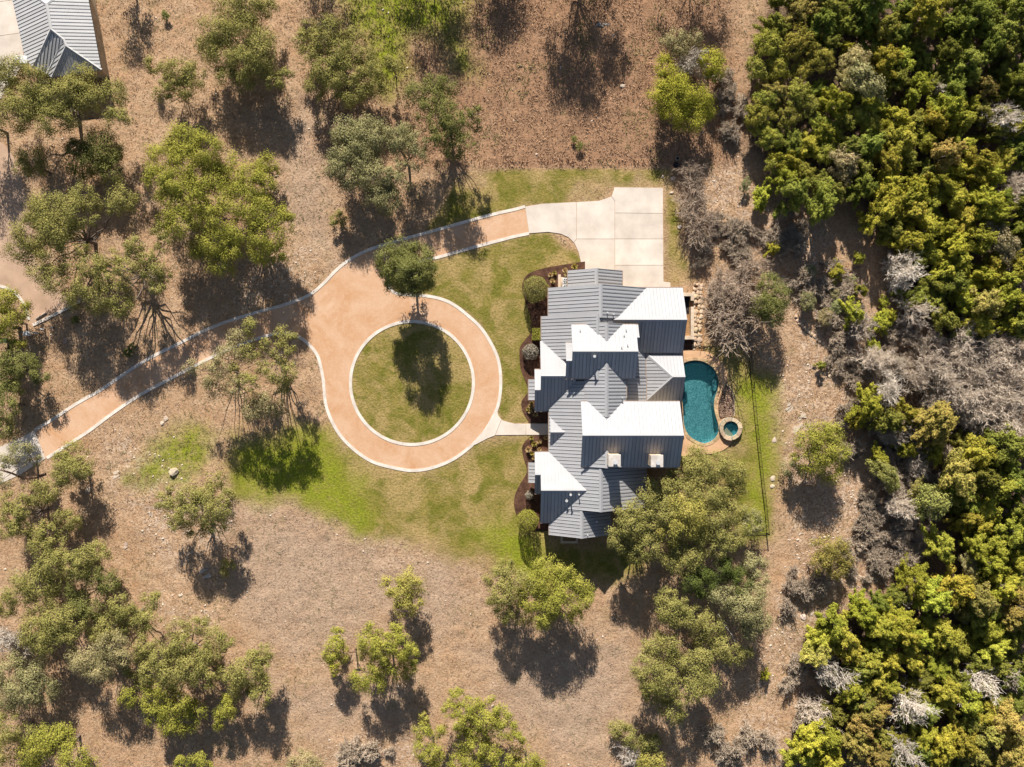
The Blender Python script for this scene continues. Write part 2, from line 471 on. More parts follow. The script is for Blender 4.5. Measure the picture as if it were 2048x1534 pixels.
WATER = smooth([(1352, 740), (1366, 727), (1385, 721), (1405, 723), (1424, 734), (1434, 750), (1437, 768), (1434, 782), (1429, 797), (1427.5, 812), (1430, 829), (1435, 845), (1437, 862), (1432, 874), (1422, 882), (1409, 886.5),
                (1394, 882), (1381, 874), (1372, 862), (1367, 844), (1366, 826), (1364, 800), (1358, 775), (1350, 755)], 3, True)
pool_dip = np.zeros(fx.shape); pool_dip[view] = np.maximum(sstep(-1, 1.5, sdpoly(fu[view], fv[view], WATER) + 1.0), sstep(-1, 1.5, 17.5 - np.hypot(fu[view] - 1459.5, fv[view] - 857)))
fz2 = fz + relief * off + hills - 0.03 * sstep(-1, 3, Hd) - 2.4 * pool_dip
fz2 = np.where(np.hypot(fx, fy) > 120, np.maximum(fz2, -14 + hills), fz2)
ny, nx = GX.shape
idx = np.arange(nx * ny).reshape(ny, nx)
F = np.stack([idx[:-1, :-1].ravel(), idx[:-1, 1:].ravel(), idx[1:, 1:].ravel(), idx[1:, :-1].ravel()], 1)

def ground_material():
    t = NT("dry_hill_ground")
    lawn, vivid, grey, rock = t.attr("lawn"), t.attr("vivid"), t.attr("grey"), t.attr("rock")
    big = t.noise(0.09, 4, 0.6, dist=0.5); mid = t.noise(0.55, 5, 0.65, dist=0.4); fine = t.noise(3.2, 5, 0.72); vf = t.noise(11, 3, 0.7)
    dry = t.mix(t.ramp(big, [(0.35, 0.0), (0.65, 1.0)]), (0.42, 0.25, 0.135), (0.48, 0.305, 0.18))
    dry = t.mix(t.ramp(mid, [(0.40, 0.0), (0.68, 0.8)]), dry, (0.54, 0.375, 0.24))
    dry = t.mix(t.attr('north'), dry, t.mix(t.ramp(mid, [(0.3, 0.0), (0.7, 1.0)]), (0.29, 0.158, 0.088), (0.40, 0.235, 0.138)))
    dry = t.mix(grey, dry, t.mix(t.ramp(mid, [(0.3, 0.0), (0.7, 1.0)]), (0.38, 0.265, 0.185), (0.48, 0.35, 0.25)))
    dry = t.mix(t.ramp(fine, [(0.28, 0.8), (0.55, 0.0)]), dry, (0.17, 0.105, 0.065))
    dry = t.mix(t.ramp(vf, [(0.55, 0.0), (0.75, 0.5)]), dry, (0.60, 0.43, 0.30))
    moss = t.noise(0.33, 4, 0.6)
    dry = t.mix(t.ramp(moss, [(0.60, 0.0), (0.74, 0.35)]), dry, (0.16, 0.15, 0.045))
    lw = t.mix(t.ramp(mid, [(0.38, 0.0), (0.62, 1.0)]), (0.15, 0.15, 0.02), (0.30, 0.23, 0.065))
    lw = t.mix(t.ramp(t.noise(0.2, 4, 0.6, dist=0.8), [(0.45, 0.0), (0.62, 0.85)]), lw, (0.45, 0.31, 0.135))
    lw = t.mix(t.ramp(fine, [(0.30, 0.75), (0.58, 0.0)]), lw, (0.09, 0.09, 0.015))
    lw = t.mix(t.ramp(vf, [(0.56, 0.0), (0.72, 0.6)]), lw, (0.34, 0.27, 0.11))
    vv = t.mix(t.ramp(fine, [(0.35, 0.0), (0.65, 1.0)]), (0.14, 0.17, 0.012), (0.29, 0.30, 0.03))
    rk = t.mix(t.ramp(t.noise(1.6, 5, 0.7, dist=0.6), [(0.44, 0.0), (0.62, 1.0)]), dry, (0.56, 0.43, 0.32))
    rk = t.mix(t.ramp(fine, [(0.34, 0.9), (0.5, 0.0)]), rk, (0.15, 0.10, 0.075))
    c = t.mix(t.math('MULTIPLY', rock, t.ramp(t.noise(0.4, 4, 0.65), [(0.38, 0.15), (0.6, 1.0)])), dry, rk)
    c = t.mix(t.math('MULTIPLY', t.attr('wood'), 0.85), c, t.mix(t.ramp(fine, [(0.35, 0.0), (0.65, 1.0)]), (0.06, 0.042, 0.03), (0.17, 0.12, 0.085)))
    c = t.mix(lawn, c, lw)
    gfac = t.math('MULTIPLY', vivid, t.ramp(t.noise(0.8, 4, 0.7), [(0.3, 0.35), (0.55, 1.0)]))
    c = t.mix(gfac, c, vv)
    n1 = t.bump(fine, 0.16, 0.9)
    n2 = t.bump(vf, 0.05, 0.8, n1)
    return t.done(c, n2, 0.97, None, 0.1)
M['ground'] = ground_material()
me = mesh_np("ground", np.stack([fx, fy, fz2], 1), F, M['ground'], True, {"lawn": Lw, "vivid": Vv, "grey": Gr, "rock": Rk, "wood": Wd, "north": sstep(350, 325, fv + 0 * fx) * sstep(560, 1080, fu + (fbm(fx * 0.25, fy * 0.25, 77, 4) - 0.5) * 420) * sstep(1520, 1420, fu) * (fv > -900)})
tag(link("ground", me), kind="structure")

# ------------------------------------------------------------------ drives, kerbs, paving
def sheet(name, outer, z, mat, holes=(), thick=0.0, kind="structure", parent=None):
    rings = [[P(u, v) for u, v in r] for r in [outer, *holes]]
    flat = [p for r in rings for p in r]
    tris = tessellate_polygon([[Vector((p[0], p[1], 0)) for p in r] for r in rings])
    V = [(p[0], p[1], p[2] + z) for p in flat]; F = []
    for a, b, c in tris:
        ar = (V[b][0] - V[a][0]) * (V[c][1] - V[a][1]) - (V[c][0] - V[a][0]) * (V[b][1] - V[a][1])
        F.append((a, b, c) if ar > 0 else (a, c, b))
    if thick:
        b0 = 0
        for r in rings:
            n = len(r); base = len(V)
            V += [(p[0], p[1], p[2] + z - thick) for p in r]
            for i in range(n):
                j = (i + 1) % n
                F.append((b0 + i, base + i, base + j, b0 + j))
            b0 += n
    mb = MB(); mb.add(V, F)
    o = mb.build(name, mat, parent)
    if kind and not parent: o["kind"] = kind
    return o

def ribbon_pts(pts, w, closed=False):
    """left and right edges of a strip along world points"""
    A = np.array([p[:2] for p in pts]); n = len(A)
    if closed: T = np.roll(A, -1, 0) - np.roll(A, 1, 0)
    else:
        T = np.empty_like(A); T[1:-1] = A[2:] - A[:-2]; T[0] = A[1] - A[0]; T[-1] = A[-1] - A[-2]
    T /= np.linalg.norm(T, axis=1)[:, None] + 1e-9
    N = np.stack([-T[:, 1], T[:, 0]], 1)
    return A + N * w / 2, A - N * w / 2

def strip(name, pts, w, z0, z1, mat, closed=False, parent=None, kind=None, seg=None, gap=0.0):
    """a kerb: box section strip; seg = points per piece -> returns one object of several"""
    L, Rr = ribbon_pts(pts, w, closed)
    mb = MB(); n = len(L); V = []
    for i in range(n):
        zz = pts[i][2] if len(pts[i]) > 2 else 0
        V += [(L[i][0], L[i][1], zz + z0), (L[i][0], L[i][1], zz + z1), (Rr[i][0], Rr[i][1], zz + z1), (Rr[i][0], Rr[i][1], zz + z0)]
    F = []
    for i in range(n if closed else n - 1):
        a, b = 4 * i, 4 * ((i + 1) % n)
        F += [(a, a + 1, b + 1, b), (a + 1, a + 2, b + 2, b + 1), (a + 2, a + 3, b + 3, b + 2)]
    if not closed: F += [(0, 3, 2, 1), (4 * n - 4, 4 * n - 3, 4 * n - 2, 4 * n - 1)]
    mb.add(V, [f[::-1] for f in F])
    o = mb.build(name, mat, parent)
    if kind: o["kind"] = kind
    return o

GR_IN = GRAVEL
sheet("gravel_driveway", GR_IN, 0.012, M['gravel'], [CIRCpts])
strip("driveway_kerb", [P(u, v) for u, v in K1s[5:]], 0.42, -0.05, 0.055, M['kerb'], kind="structure")
strip("driveway_kerb", [P(u, v) for u, v in K2s], 0.42, -0.05, 0.05, M['kerb'], kind="structure")
strip("roundabout_kerb", [P(u, v) for u, v in CIRCpts], 0.42, -0.05, 0.055, M['kerb'], True, kind="structure")
M["lane"] = speckle("dusty_lane_gravel", (0.44, 0.29, 0.195), (0.55, 0.38, 0.27), 7, 0.4, 0.02)
sheet("gravel_lane", DRIVE2, 0.012, M["lane"])
strip("lane_kerb", [P(u, v) for u, v in smooth([(-40, 568), (0, 572), (28, 584), (48, 608), (58, 640)], 5)], 0.38, -0.05, 0.06, M['kerb'], kind="structure")
strip("lane_kerb", [P(u, v) for u, v in [(66, 650), (90, 639), (120, 624), (160, 603)]], 0.4, -0.05, 0.10, M['kerb'], kind="structure")
# parking court: slabs with sand joints
sheet("parking_court", COURT, 0.01, M['joint'])
court = bpy.data.objects["parking_court"]
def inset_poly(poly, g):
    A = [np.array(p, float) for p in poly]; n = len(A); out = []
    ar = sum(A[i][0] * A[(i + 1) % n][1] - A[(i + 1) % n][0] * A[i][1] for i in range(n))
    sgn = 1 if ar > 0 else -1
    for i in range(n):
        e0 = A[i] - A[i - 1]; e1 = A[(i + 1) % n] - A[i]
        n0 = np.array([-e0[1], e0[0]]) / (np.linalg.norm(e0) + 1e-9) * sgn; n1 = np.array([-e1[1], e1[0]]) / (np.linalg.norm(e1) + 1e-9) * sgn
        b = n0 + n1; d = b.dot(b)
        out.append(tuple(A[i] + (b * 2 * g / d if d > 0.3 else n0 * g)))
    return out
SLABS = [
 [(1050, 413), (1084, 407.5), (1122, 405.5), (1153, 404), (1153, 478), (1147, 485), (1137, 475), (1122, 468), (1096, 464), (1071, 466), (1058, 467)],
 [(1153, 404), (1173, 403), (1198, 401.5), (1213, 396.5), (1223, 393), (1229.5, 402), (1229.5, 478), (1153, 478)],
 [(1223, 393), (1227, 381), (1228.5, 374.5), (1326, 375.5), (1326, 427), (1229.5, 426), (1229.5, 402)],
 [(1229.5, 426), (1326, 427), (1326.3, 478), (1229.5, 478)],
 [(1153, 478), (1229.5, 478), (1229.5, 590), (1163, 590), (1163, 537), (1161, 522), (1157, 505), (1150, 489), (1147, 485)],
 [(1229.5, 478), (1326.3, 478), (1326.6, 530.5), (1229.5, 530.5)],
 [(1229.5, 530.5), (1326.6, 530.5), (1327, 563), (1341, 565), (1341, 590), (1229.5, 590)],
]
for sp in SLABS:
    o = sheet("concrete_slab", inset_poly(sp, 0.36), 0.06, M['concrete'], thick=0.08, kind=None, parent=court)
walk = sheet("front_walk", WALK, 0.012, M['joint'])
for sp in [[(985, 836), (994, 818), (997, 831), (1003, 839), (990, 871), (975, 877), (952, 889), (942, 892), (968, 864)], [(1003, 839), (1006, 841), (1029, 847), (1052, 847), (1052, 870), (1029, 870), (993, 870.5), (990, 871)],
           [(1052, 847), (1110, 847), (1110, 870), (1052, 870)]]:
    sheet("concrete_slab", inset_poly(sp, 0.35), 0.062, M['concrete'], thick=0.08, kind=None, parent=walk)
ap = sheet("drive_apron", APRON, 0.012, M['joint'])
for sp in [[(69, 860), (92, 917), (40, 950), (18, 885), (46, 873)], [(18, 885), (40, 950), (0, 968), (-40, 985), (-40, 905), (0, 893)]]:
    sheet("concrete_slab", inset_poly(sp, 0.4), 0.045, M['concrete'], thick=0.06, kind=None, parent=ap)
pk = sheet("neighbour_court", COURT2, 0.012, M['joint'])
for sp in [[(-60, -80), (15, -80), (30, 0), (-60, 10)], [(-60, 10), (30, 0), (42, 66), (-60, 80)], [(-60, 80), (42, 66), (48, 112), (40, 140), (0, 200), (-60, 215)]]:
    sheet("concrete_slab", inset_poly(sp, 0.4), 0.045, M['concrete'], thick=0.06, kind=None, parent=pk)
bpy.data.materials  # (materials only)
for i, b in enumerate(BEDS):
    bs = smooth(b[:-3] if i == 0 else b[1:-1], 3) + (b[-3:] if i == 0 else [b[-1], b[0]])
    sheet("mulch_bed", bs, 0.07, M['mulch'], thick=0.12)
# ------------------------------------------------------------------ the house
house = tag(empty("house", P(1200, 780)), "large stone house under grey standing-seam metal gable roofs, beside the pool", "house")
HX, HY, HZ = house.location
def hb(mb, name, mat, parent=None):
    """build in world space, then hang under the house"""
    me = mb.mesh(name, mat)
    o = link(name, me, parent or house)
    if (parent or house) is house: o.location = (-HX, -HY, -HZ)
    return o

PITCH = 0.6
SLOPES = []      # dicts: poly (3d list), down (unit xy)
BLOCKS = []      # height functions
RIDGES = []

def solve_ridge_x(u, x0, ze, p, coord):
    z = ze + 3
    for _ in range(8):
        xr = ((u - 1024) if coord == 'x' else (767 - u)) / S * (H - z) / H
        z = ze + p * abs(xr - x0)
    return xr, z

def gable(axis, u0, u1, v0, v1, ridge, ze, pitch=PITCH, hide=False, wall=True, ref='a'):
    """eave rectangle in photo pixels (u0<u1, v0<v1), ridge pixel coordinate across the axis. ref: side whose eave height is ze"""
    k = (H - ze) / H
    X0, X1 = (u0 - 1024) / S * k, (u1 - 1024) / S * k
    Y1, Y0 = (767 - v0) / S * k, (767 - v1) / S * k
    if axis == 'NS':
        r, zr = solve_ridge_x(ridge, X0 if ref == 'a' else X1, ze, pitch, 'x')
        zb0, zb1 = zr - pitch * (r - X0), zr - pitch * (X1 - r)
        # ends corrected for the height of the ridge so that the ends are vertical walls
        A = [(X0, Y0, zb0), (X0, Y1, zb0), (r, Y1, zr), (r, Y0, zr)]
        B = [(X1, Y1, zb1), (X1, Y0, zb1), (r, Y0, zr), (r, Y1, zr)]
        SLOPES.append(dict(poly=A, down=(-1, 0), blk=len(BLOCKS))); SLOPES.append(dict(poly=B, down=(1, 0), blk=len(BLOCKS)))
        RIDGES.append(((r, Y0, zr), (r, Y1, zr), len(BLOCKS)))
        def hf(x, y, X0=X0, X1=X1, Y0=Y0, Y1=Y1, r=r, zr=zr):
            return zr - pitch * abs(x - r) if X0 <= x <= X1 and Y0 <= y <= Y1 else -99
        prof = [(X0 + 0.45, zb0), (X1 - 0.45, zb1), (r, zr)]
        if wall:
            mb = MB(); a, b, c = prof; y0, y1 = Y0 + 0.35, Y1 - 0.35
            za, zb = zb0 + pitch * 0.45 - 0.22, zb1 + pitch * 0.45 - 0.22
            V = []
            for y in (y0, y1): V += [(a[0], y, -0.3), (b[0], y, -0.3), (b[0], y, zb), (c[0], y, zr - 0.22), (a[0], y, za)]
            mb.add(V, [(0, 1, 2, 3, 4), (9, 8, 7, 6, 5), (0, 5, 6, 1), (1, 6, 7, 2), (2, 7, 8, 3), (3, 8, 9, 4), (4, 9, 5, 0)])
            hb(mb, "wall", M['wallstone'])
    else:
        r, zr = solve_ridge_x(ridge, Y1 if ref == 'a' else Y0, ze, pitch, 'y')
        zb0, zb1 = zr - pitch * (r - Y0), zr - pitch * (Y1 - r)
        A = [(X1, Y0, zb0), (X0, Y0, zb0), (X0, r, zr), (X1, r, zr)]
        B = [(X0, Y1, zb1), (X1, Y1, zb1), (X1, r, zr), (X0, r, zr)]
        SLOPES.append(dict(poly=A, down=(0, -1), blk=len(BLOCKS))); SLOPES.append(dict(poly=B, down=(0, 1), blk=len(BLOCKS)))
        RIDGES.append(((X0, r, zr), (X1, r, zr), len(BLOCKS)))
        def hf(x, y, X0=X0, X1=X1, Y0=Y0, Y1=Y1, r=r, zr=zr):
            return zr - pitch * abs(y - r) if X0 <= x <= X1 and Y0 <= y <= Y1 else -99
        if wall:
            mb = MB(); x0, x1 = X0 + 0.35, X1 - 0.35
            ya, yb = Y0 + 0.45, Y1 - 0.45
            za, zb = zb0 + pitch * 0.45 - 0.22, zb1 + pitch * 0.45 - 0.22
            V = []
            for x in (x0, x1): V += [(x, ya, -0.3), (x, yb, -0.3), (x, yb, zb), (x, r, zr - 0.22), (x, ya, za)]
            mb.add(V, [(4, 3, 2, 1, 0), (5, 6, 7, 8, 9), (1, 6, 5, 0), (2, 7, 6, 1), (3, 8, 7, 2), (4, 9, 8, 3), (0, 5, 9, 4)])
            hb(mb, "wall", M['wallstone'])
    BLOCKS.append(hf)
    return zr

EZ = 3.2
gable('NS', 1135.7, 1244.3, 541, 580, 1193, 3.0)                    # garage end, north
gable('NS', 1096.8, 1291.5, 575.5, 640, 1201.5, EZ)                 # north body
gable('NS', 1082.8, 1291.0, 632.5, 760, 1196.0, EZ - 0.35)          # wider north-west body
gable('NS', 1098.0, 1292.2, 755, 1015, 1202.0, EZ + 0.02)           # long main body
gable('EW', 1205, 1365.5, 575.8, 705.5, 639.5, EZ + 0.03)           # east wing
gable('EW', 1080.3, 1190, 682.0, 822.0, 752.0, EZ - 0.3)            # west gable, large
gable('EW', 1069.0, 1100, 739.0, 822.4, 780.0, EZ - 0.33)           # west gable, small
gable('EW', 1100.0, 1150, 832.0, 893.0, 864.5, EZ + 0.0)            # entry gable
gable('EW', 1080.5, 1190, 904.0, 1045.0, 981.0, EZ + 0.04)          # south-west gable, large
gable('EW', 1069.3, 1100, 904.4, 987.0, 949.5, EZ + 0.0)            # south-west gable, small
gable('NS', 1098.5, 1221.0, 1005, 1070, 1163.5, EZ + 0.0)           # south end
gable('EW', 1142.5, 1271.5, 649.0, 757.0, 703.0, 6.35)              # upper north block
gable('EW', 1131.0, 1160, 685.5, 757.0, 721.5, 6.05)                # its west step
gable('EW', 1255, 1276.5, 649.4, 700, 675.0, 6.3)                   # its east step
gable('NS', 1169.0, 1252.5, 647.5, 860, 1213.5, 6.05)               # upper link
gable('EW', 1161.5, 1359.5, 803.0, 934.5, 871.0, 6.3)               # upper south block
gable('NS', 1176, 1249.5, 890, 934.2, 1214.0, 6.32)                 # chimney gable on its south slope
# hipped porch roof on the east side
def hip_east():
    ze = 3.1; k = (H - ze) / H
    X0, X1 = (1292.8 - 1024) / S * k, (1364.5 - 1024) / S * k
    Y1, Y0 = (767 - 707.0) / S * k, (767 - 801.5) / S * k
    r = (Y0 + Y1) / 2; zr = ze + PITCH * (Y1 - r); xh = X0 + (Y1 - r)
    b = len(BLOCKS)
    SLOPES.append(dict(poly=[(X0, Y1, ze), (X1, Y1, ze), (X1, r, zr), (xh, r, zr)], down=(0, 1), blk=b))
    SLOPES.append(dict(poly=[(X1, Y0, ze), (X0, Y0, ze), (xh, r, zr), (X1, r, zr)], down=(0, -1), blk=b))
    SLOPES.append(dict(poly=[(X0, Y0, ze), (X0, Y1, ze), (xh, r, zr)], down=(-1, 0), blk=b))
    RIDGES.append(((xh, r, zr), (X1, r, zr), b)); RIDGES.append(((X0, Y1, ze), (xh, r, zr), b)); RIDGES.append(((X0, Y0, ze), (xh, r, zr), b))
    def hf(x, y):
        return min(zr - PITCH * abs(y - r), ze + PITCH * (x - X0)) if X0 <= x <= X1 and Y0 <= y <= Y1 else -99
    BLOCKS.append(hf)
    mb = MB(); mb.box(X0 + 0.1, X1 - 0.4, Y0 + 0.4, Y1 - 0.4, -0.3, ze - 0.1); hb(mb, "wall", M['wallstone'])
    # gable end of the porch
    mb = MB(); x = X1 - 0.35
    mb.add([(x, Y0 + 0.4, ze - 0.1), (x, Y1 - 0.4, ze - 0.1), (x, r, zr - 0.2), (x - 0.2, Y0 + 0.4, ze - 0.1), (x - 0.2, Y1 - 0.4, ze - 0.1), (x - 0.2, r, zr - 0.2)],
           [(0, 1, 2), (5, 4, 3), (0, 3, 4, 1), (1, 4, 5, 2), (2, 5, 3, 0)]); hb(mb, "wall", M['wallstone'])
hip_east()
# window awnings on the west front
for (u0, u1, v0, v1) in ((1057.5, 1070.5, 758.5, 800.5), (1057.5, 1070.5, 925, 966)):
    z1, z0 = 2.75, 2.35
    k = (H - 2.5) / H
    X0, X1 = (u0 - 1024) / S * k, (u1 - 1024) / S * k; Y1, Y0 = (767 - v0) / S * k, (767 - v1) / S * k
    SLOPES.append(dict(poly=[(X0, Y0, z0), (X0, Y1, z0), (X1 + 0.3, Y1, z1), (X1 + 0.3, Y0, z1)], down=(-1, 0), blk=len(BLOCKS)))
    BLOCKS.append(lambda x, y: -99)

def clip(poly, axis_i, val, keep_less):
    out = []
    n = len(poly)
    for i in range(n):
        a, b = poly[i], poly[(i + 1) % n]
        ia = (a[axis_i] <= val) if keep_less else (a[axis_i] >= val)
        ib = (b[axis_i] <= val) if keep_less else (b[axis_i] >= val)
        if ia: out.append(a)
        if ia != ib:
            t = (val - a[axis_i]) / (b[axis_i] - a[axis_i])
            out.append(tuple(a[k] + t * (b[k] - a[k]) for k in range(2)))
    return out

def hidden(p, blk, tol=0.05):
    for i, f in enumerate(BLOCKS):
        if i != blk and f(p[0], p[1]) > p[2] + tol: return True
    return False

N_PANELS = [0]
def lay_panels(sl, root, loc, mat, under, blk_test=True, pan=0.455, rib_h=0.07):
    """one roof slope: deck slab + one raised pan with a standing seam per strip"""
    poly = [Vector(p) for p in sl['poly']]
    nrm = Vector((0, 0, 0))
    for i in range(len(poly)):
        nrm += (poly[i] - poly[0]).cross(poly[(i + 1) % len(poly)] - poly[0])
    nrm.normalize()
    if nrm.z < 0: nrm = -nrm
    cen = sum(poly, Vector((0, 0, 0))) / len(poly)
    poly = [Vector((p.x, p.y, cen.z - (nrm.x * (p.x - cen.x) + nrm.y * (p.y - cen.y)) / nrm.z)) for p in poly]
    d = Vector((sl['down'][0], sl['down'][1], 0)).normalized()
    d = (d - nrm * d.dot(nrm)).normalized(); t = nrm.cross(d).normalized()
    o = poly[0]
    q = [((p - o).dot(t), (p - o).dot(d)) for p in poly]
    W = lambda s, e, h: o + t * s + d * e + nrm * h
    # deck
    mb = MB(); n = len(poly)
    top = [p - nrm * 0.005 for p in poly]; bot = [p - Vector((0, 0, 0.16)) for p in poly]
    ar = sum(q[i][0] * q[(i + 1) % n][1] - q[(i + 1) % n][0] * q[i][1] for i in range(n))
    mb.add(top + bot, [tuple(range(n)), tuple(range(2 * n - 1, n - 1, -1))] + [(i, n + i, n + (i + 1) % n, (i + 1) % n) for i in range(n)])
    me = mb.mesh("roof_slope", under)
    so = link("roof_slope", me, root); so.location = loc
    s0 = min(x[0] for x in q); s1 = max(x[0] for x in q)
    cnt = max(1, round((s1 - s0) / pan)); w = (s1 - s0) / cnt
    joined = MB() if (blk_test and sl['down'] == (0, 1)) else None
    for i in range(cnt):
        a, b = s0 + i * w, s0 + (i + 1) * w
        pl = clip(clip(q, 0, a + 0.012, False), 0, b - 0.03, True)
        if len(pl) < 3: continue
        es = [p[1] for p in pl]
        if max(es) - min(es) < 0.25: continue
        if blk_test:
            mid = (a + b) / 2; e0, e1 = min(es), max(es)
            if all(hidden(W(mid, e0 + (e1 - e0) * k / 14, 0), sl['blk']) for k in range(15)): continue
        mb = MB(); m = len(pl)
        V = [W(s, e, 0.022) for s, e in pl] + [W(s, e, 0.0) for s, e in pl]
        mb.add(V, [tuple(range(m))] + [(k, m + k, m + (k + 1) % m, (k + 1) % m) for k in range(m)])
        # standing seam along the b edge
        rb = [p[1] for p in clip(clip(q, 0, b - 0.075, False), 0, b - 0.03, True)]
        if rb and max(rb) - min(rb) > 0.25:
            c = (b - 0.052); e0, e1 = min(rb) + 0.02, max(rb) - 0.02
            V = []
            for e in (e0, e1):
                for s, h in ((c - 0.022, 0.02), (c + 0.022, 0.02), (c + 0.022, rib_h), (c - 0.022, rib_h)): V.append(W(s, e, h))
            mb.add(V, [(0, 1, 2, 3), (7, 6, 5, 4), (1, 0, 4, 5), (2, 1, 5, 6), (3, 2, 6, 7), (0, 3, 7, 4)])
        if joined is not None: joined.add(mb.v, mb.f); continue
        me = mb.mesh("roof_panel", mat)
        bm = bmesh.new(); bm.from_mesh(me); bmesh.ops.recalc_face_normals(bm, faces=bm.faces); bm.to_mesh(me); bm.free()
        link("roof_panel", me, so)
        N_PANELS[0] += 1
    if joined is not None and joined.v:
        me = joined.mesh("roof_panels", mat)
        bm = bmesh.new(); bm.from_mesh(me); bmesh.ops.recalc_face_normals(bm, faces=bm.faces); bm.to_mesh(me); bm.free()
        link("roof_panels", me, so)["kind"] = "stuff"
    return so

for sl in SLOPES:
    lay_panels(sl, house, (-HX, -HY, -HZ), M['roof'], M['roof'] if sl['down'] == (0, 1) else M['under'])  # sun-facing slopes get a pale deck, imitating seams washed out by sunlight

def ridge_cap(p0, p1, root, loc, mat, w=0.24):
    a, b = Vector(p0), Vector(p1)
    mb = MB(); d = (b - a).normalized(); sx = d.cross(Vector((0, 0, 1))).normalized()
    V = []
    for p in (a, b): V += [p + sx * w + Vector((0, 0, -w * 0.5 + 0.07)), p + Vector((0, 0, 0.10)), p - sx * w + Vector((0, 0, -w * 0.5 + 0.07)), p + Vector((0, 0, -0.02))]
    mb.add(V, [(0, 1, 5, 4), (1, 2, 6, 5), (2, 3, 7, 6), (3, 0, 4, 7), (3, 2, 1, 0), (4, 5, 6, 7)])
    o = link("ridge_cap", mb.mesh("ridge_cap", mat), root); o.location = loc
for a, b, blk in RIDGES:
    # keep only the visible length of each ridge
    A, B = Vector(a), Vector(b); vis = [k / 40 for k in range(41) if not hidden(A.lerp(B, k / 40), blk, 0.02)]
    if len(vis) < 3: continue
    ridge_cap(A.lerp(B, min(vis)), A.lerp(B, max(vis)), house, (-HX, -HY, -HZ), M['roof'])
# gutters on the visible eaves
M['gutter'] = speckle("gutter_metal", (0.30, 0.22, 0.17), (0.36, 0.28, 0.22), 5, rough=0.5)
for sl in SLOPES:
    pl = sl['poly']; a, b = Vector(pl[0]), Vector(pl[1])
    if abs(a.z - b.z) > 0.01: continue
    dn = Vector((*sl['down'], 0))
    vis = [k / 30 for k in range(31) if not hidden(a.lerp(b, k / 30) + dn * 0.05, sl['blk'], -0.3)]
    if len(vis) < 3: continue
    mb = MB(); off = dn * 0.06 - Vector((0, 0, 0.05))
    mb.bar(a.lerp(b, min(vis)) + off, a.lerp(b, max(vis)) + off, 0.11, 0.11)
    hb(mb, "gutter", M['gutter'])

def top_at(x, y):
    return max(f(x, y) for f in BLOCKS)
def roof_point(u, v):
    z = 5.0
    for _ in range(12):
        k = (H - z) / H; x, y = (u - 1024) / S * k, (767 - v) / S * k
        t = top_at(x, y); z = t if t > 0 else z
    return x, y, z

# vent pipes and caps
M['vent'] = speckle("vent_pipe_metal", (0.5, 0.5, 0.5), (0.62, 0.62, 0.62), 10, rough=0.4)
for u, v, h, r in ((1214, 626, 0.7, 0.06), (1226, 629, 0.7, 0.06), (1188, 713, 0.75, 0.10), (1244, 795, 0.5, 0.05), (1140.6, 988, 0.7, 0.09), (1157.5, 988, 0.5, 0.06), (1133, 1001, 0.3, 0.1),
                   (1193, 1043, 0.25, 0.1), (1175, 1069, 0.5, 0.05), (1160, 660, 0.35, 0.05), (1252, 660, 0.35, 0.05), (1248, 671, 0.25, 0.06), (1255, 690, 0.35, 0.05), (1243, 694, 0.35, 0.05)):
    x, y, z = roof_point(u, v)
    mb = MB(); mb.cyl((x, y), r, z - 0.2, z + h, 10); mb.cyl((x, y), r * 1.9, z + h, z + h + 0.05, 10); mb.cyl((x, y), r * 2.2, z - 0.25, z + 0.06, 10, r * 1.2)
    hb(mb, "vent_pipe", M['vent'])

# chimneys
M['chimcap'] = speckle('chimney_cap', (0.52, 0.47, 0.42), (0.66, 0.61, 0.56), 5, 1.0, 0.01)
M['chimney'] = speckle("chimney_stone", (0.50, 0.37, 0.24), (0.72, 0.60, 0.47), 4, 1.5, 0.04)
for u, v in ((1229, 921), (1314, 922)):
    x, y, z = roof_point(u, v - 3)
    zt = 9.35
    k = (H - zt) / H; x, y = (u - 1024) / S * k, (767 - v) / S * k
    ch = empty("chimney"); ch.parent = house; ch.location = (-HX, -HY, -HZ)
    # coursed stone: each course a ring of stones
    random.seed(int(u))
    mb = MB(); mb.box(x - 0.66, x + 0.66, y - 0.66, y + 0.66, 5.6, zt); link("stack", mb.mesh("stack", M['chimney']), ch)
    zz = 6.2
    while zz < zt - 0.05:
        hh = random.uniform(0.18, 0.27)
        for side in range(4):
            pos = -0.7
            while pos < 0.55:
                wv = random.uniform(0.28, 0.55); e = min(pos + wv, 0.7); pr = 0.70 + random.uniform(0.0, 0.03)
                mb = MB(); a_, b_ = pos + 0.01, e - 0.01
                z0_, z1_ = zz + 0.01, min(zz + hh, zt) - 0.01
                if side == 0: mb.box(x + a_, x + b_, y + 0.6, y + pr, z0_, z1_)
                elif side == 1: mb.box(x + a_, x + b_, y - pr, y - 0.6, z0_, z1_)
                elif side == 2: mb.box(x + 0.6, x + pr, y + a_, y + b_, z0_, z1_)
                else: mb.box(x - pr, x - 0.6, y + a_, y + b_, z0_, z1_)
                so = link("chimney_stone", mb.mesh("chimney_stone", M['stone']), ch)
                g = random.uniform(0.8, 1.1); so.color = (0.62 * g, 0.48 * g, 0.34 * g, 1)
                pos = e
        zz += hh
    mb = MB(); mb.box(x - 0.78, x + 0.78, y - 0.78, y + 0.78, zt + 0.002, zt + 0.12); shape_bevel(link("cap", mb.mesh("cap", M['chimcap']), ch), 0.03)
    mb = MB(); mb.cyl((x + 0.05, y - 0.15), 0.22, zt + 0.12, zt + 0.45, 14); mb.cyl((x + 0.05, y - 0.15), 0.3, zt + 0.45, zt + 0.52, 14); link("flue", mb.mesh("flue", M['vent']), ch)

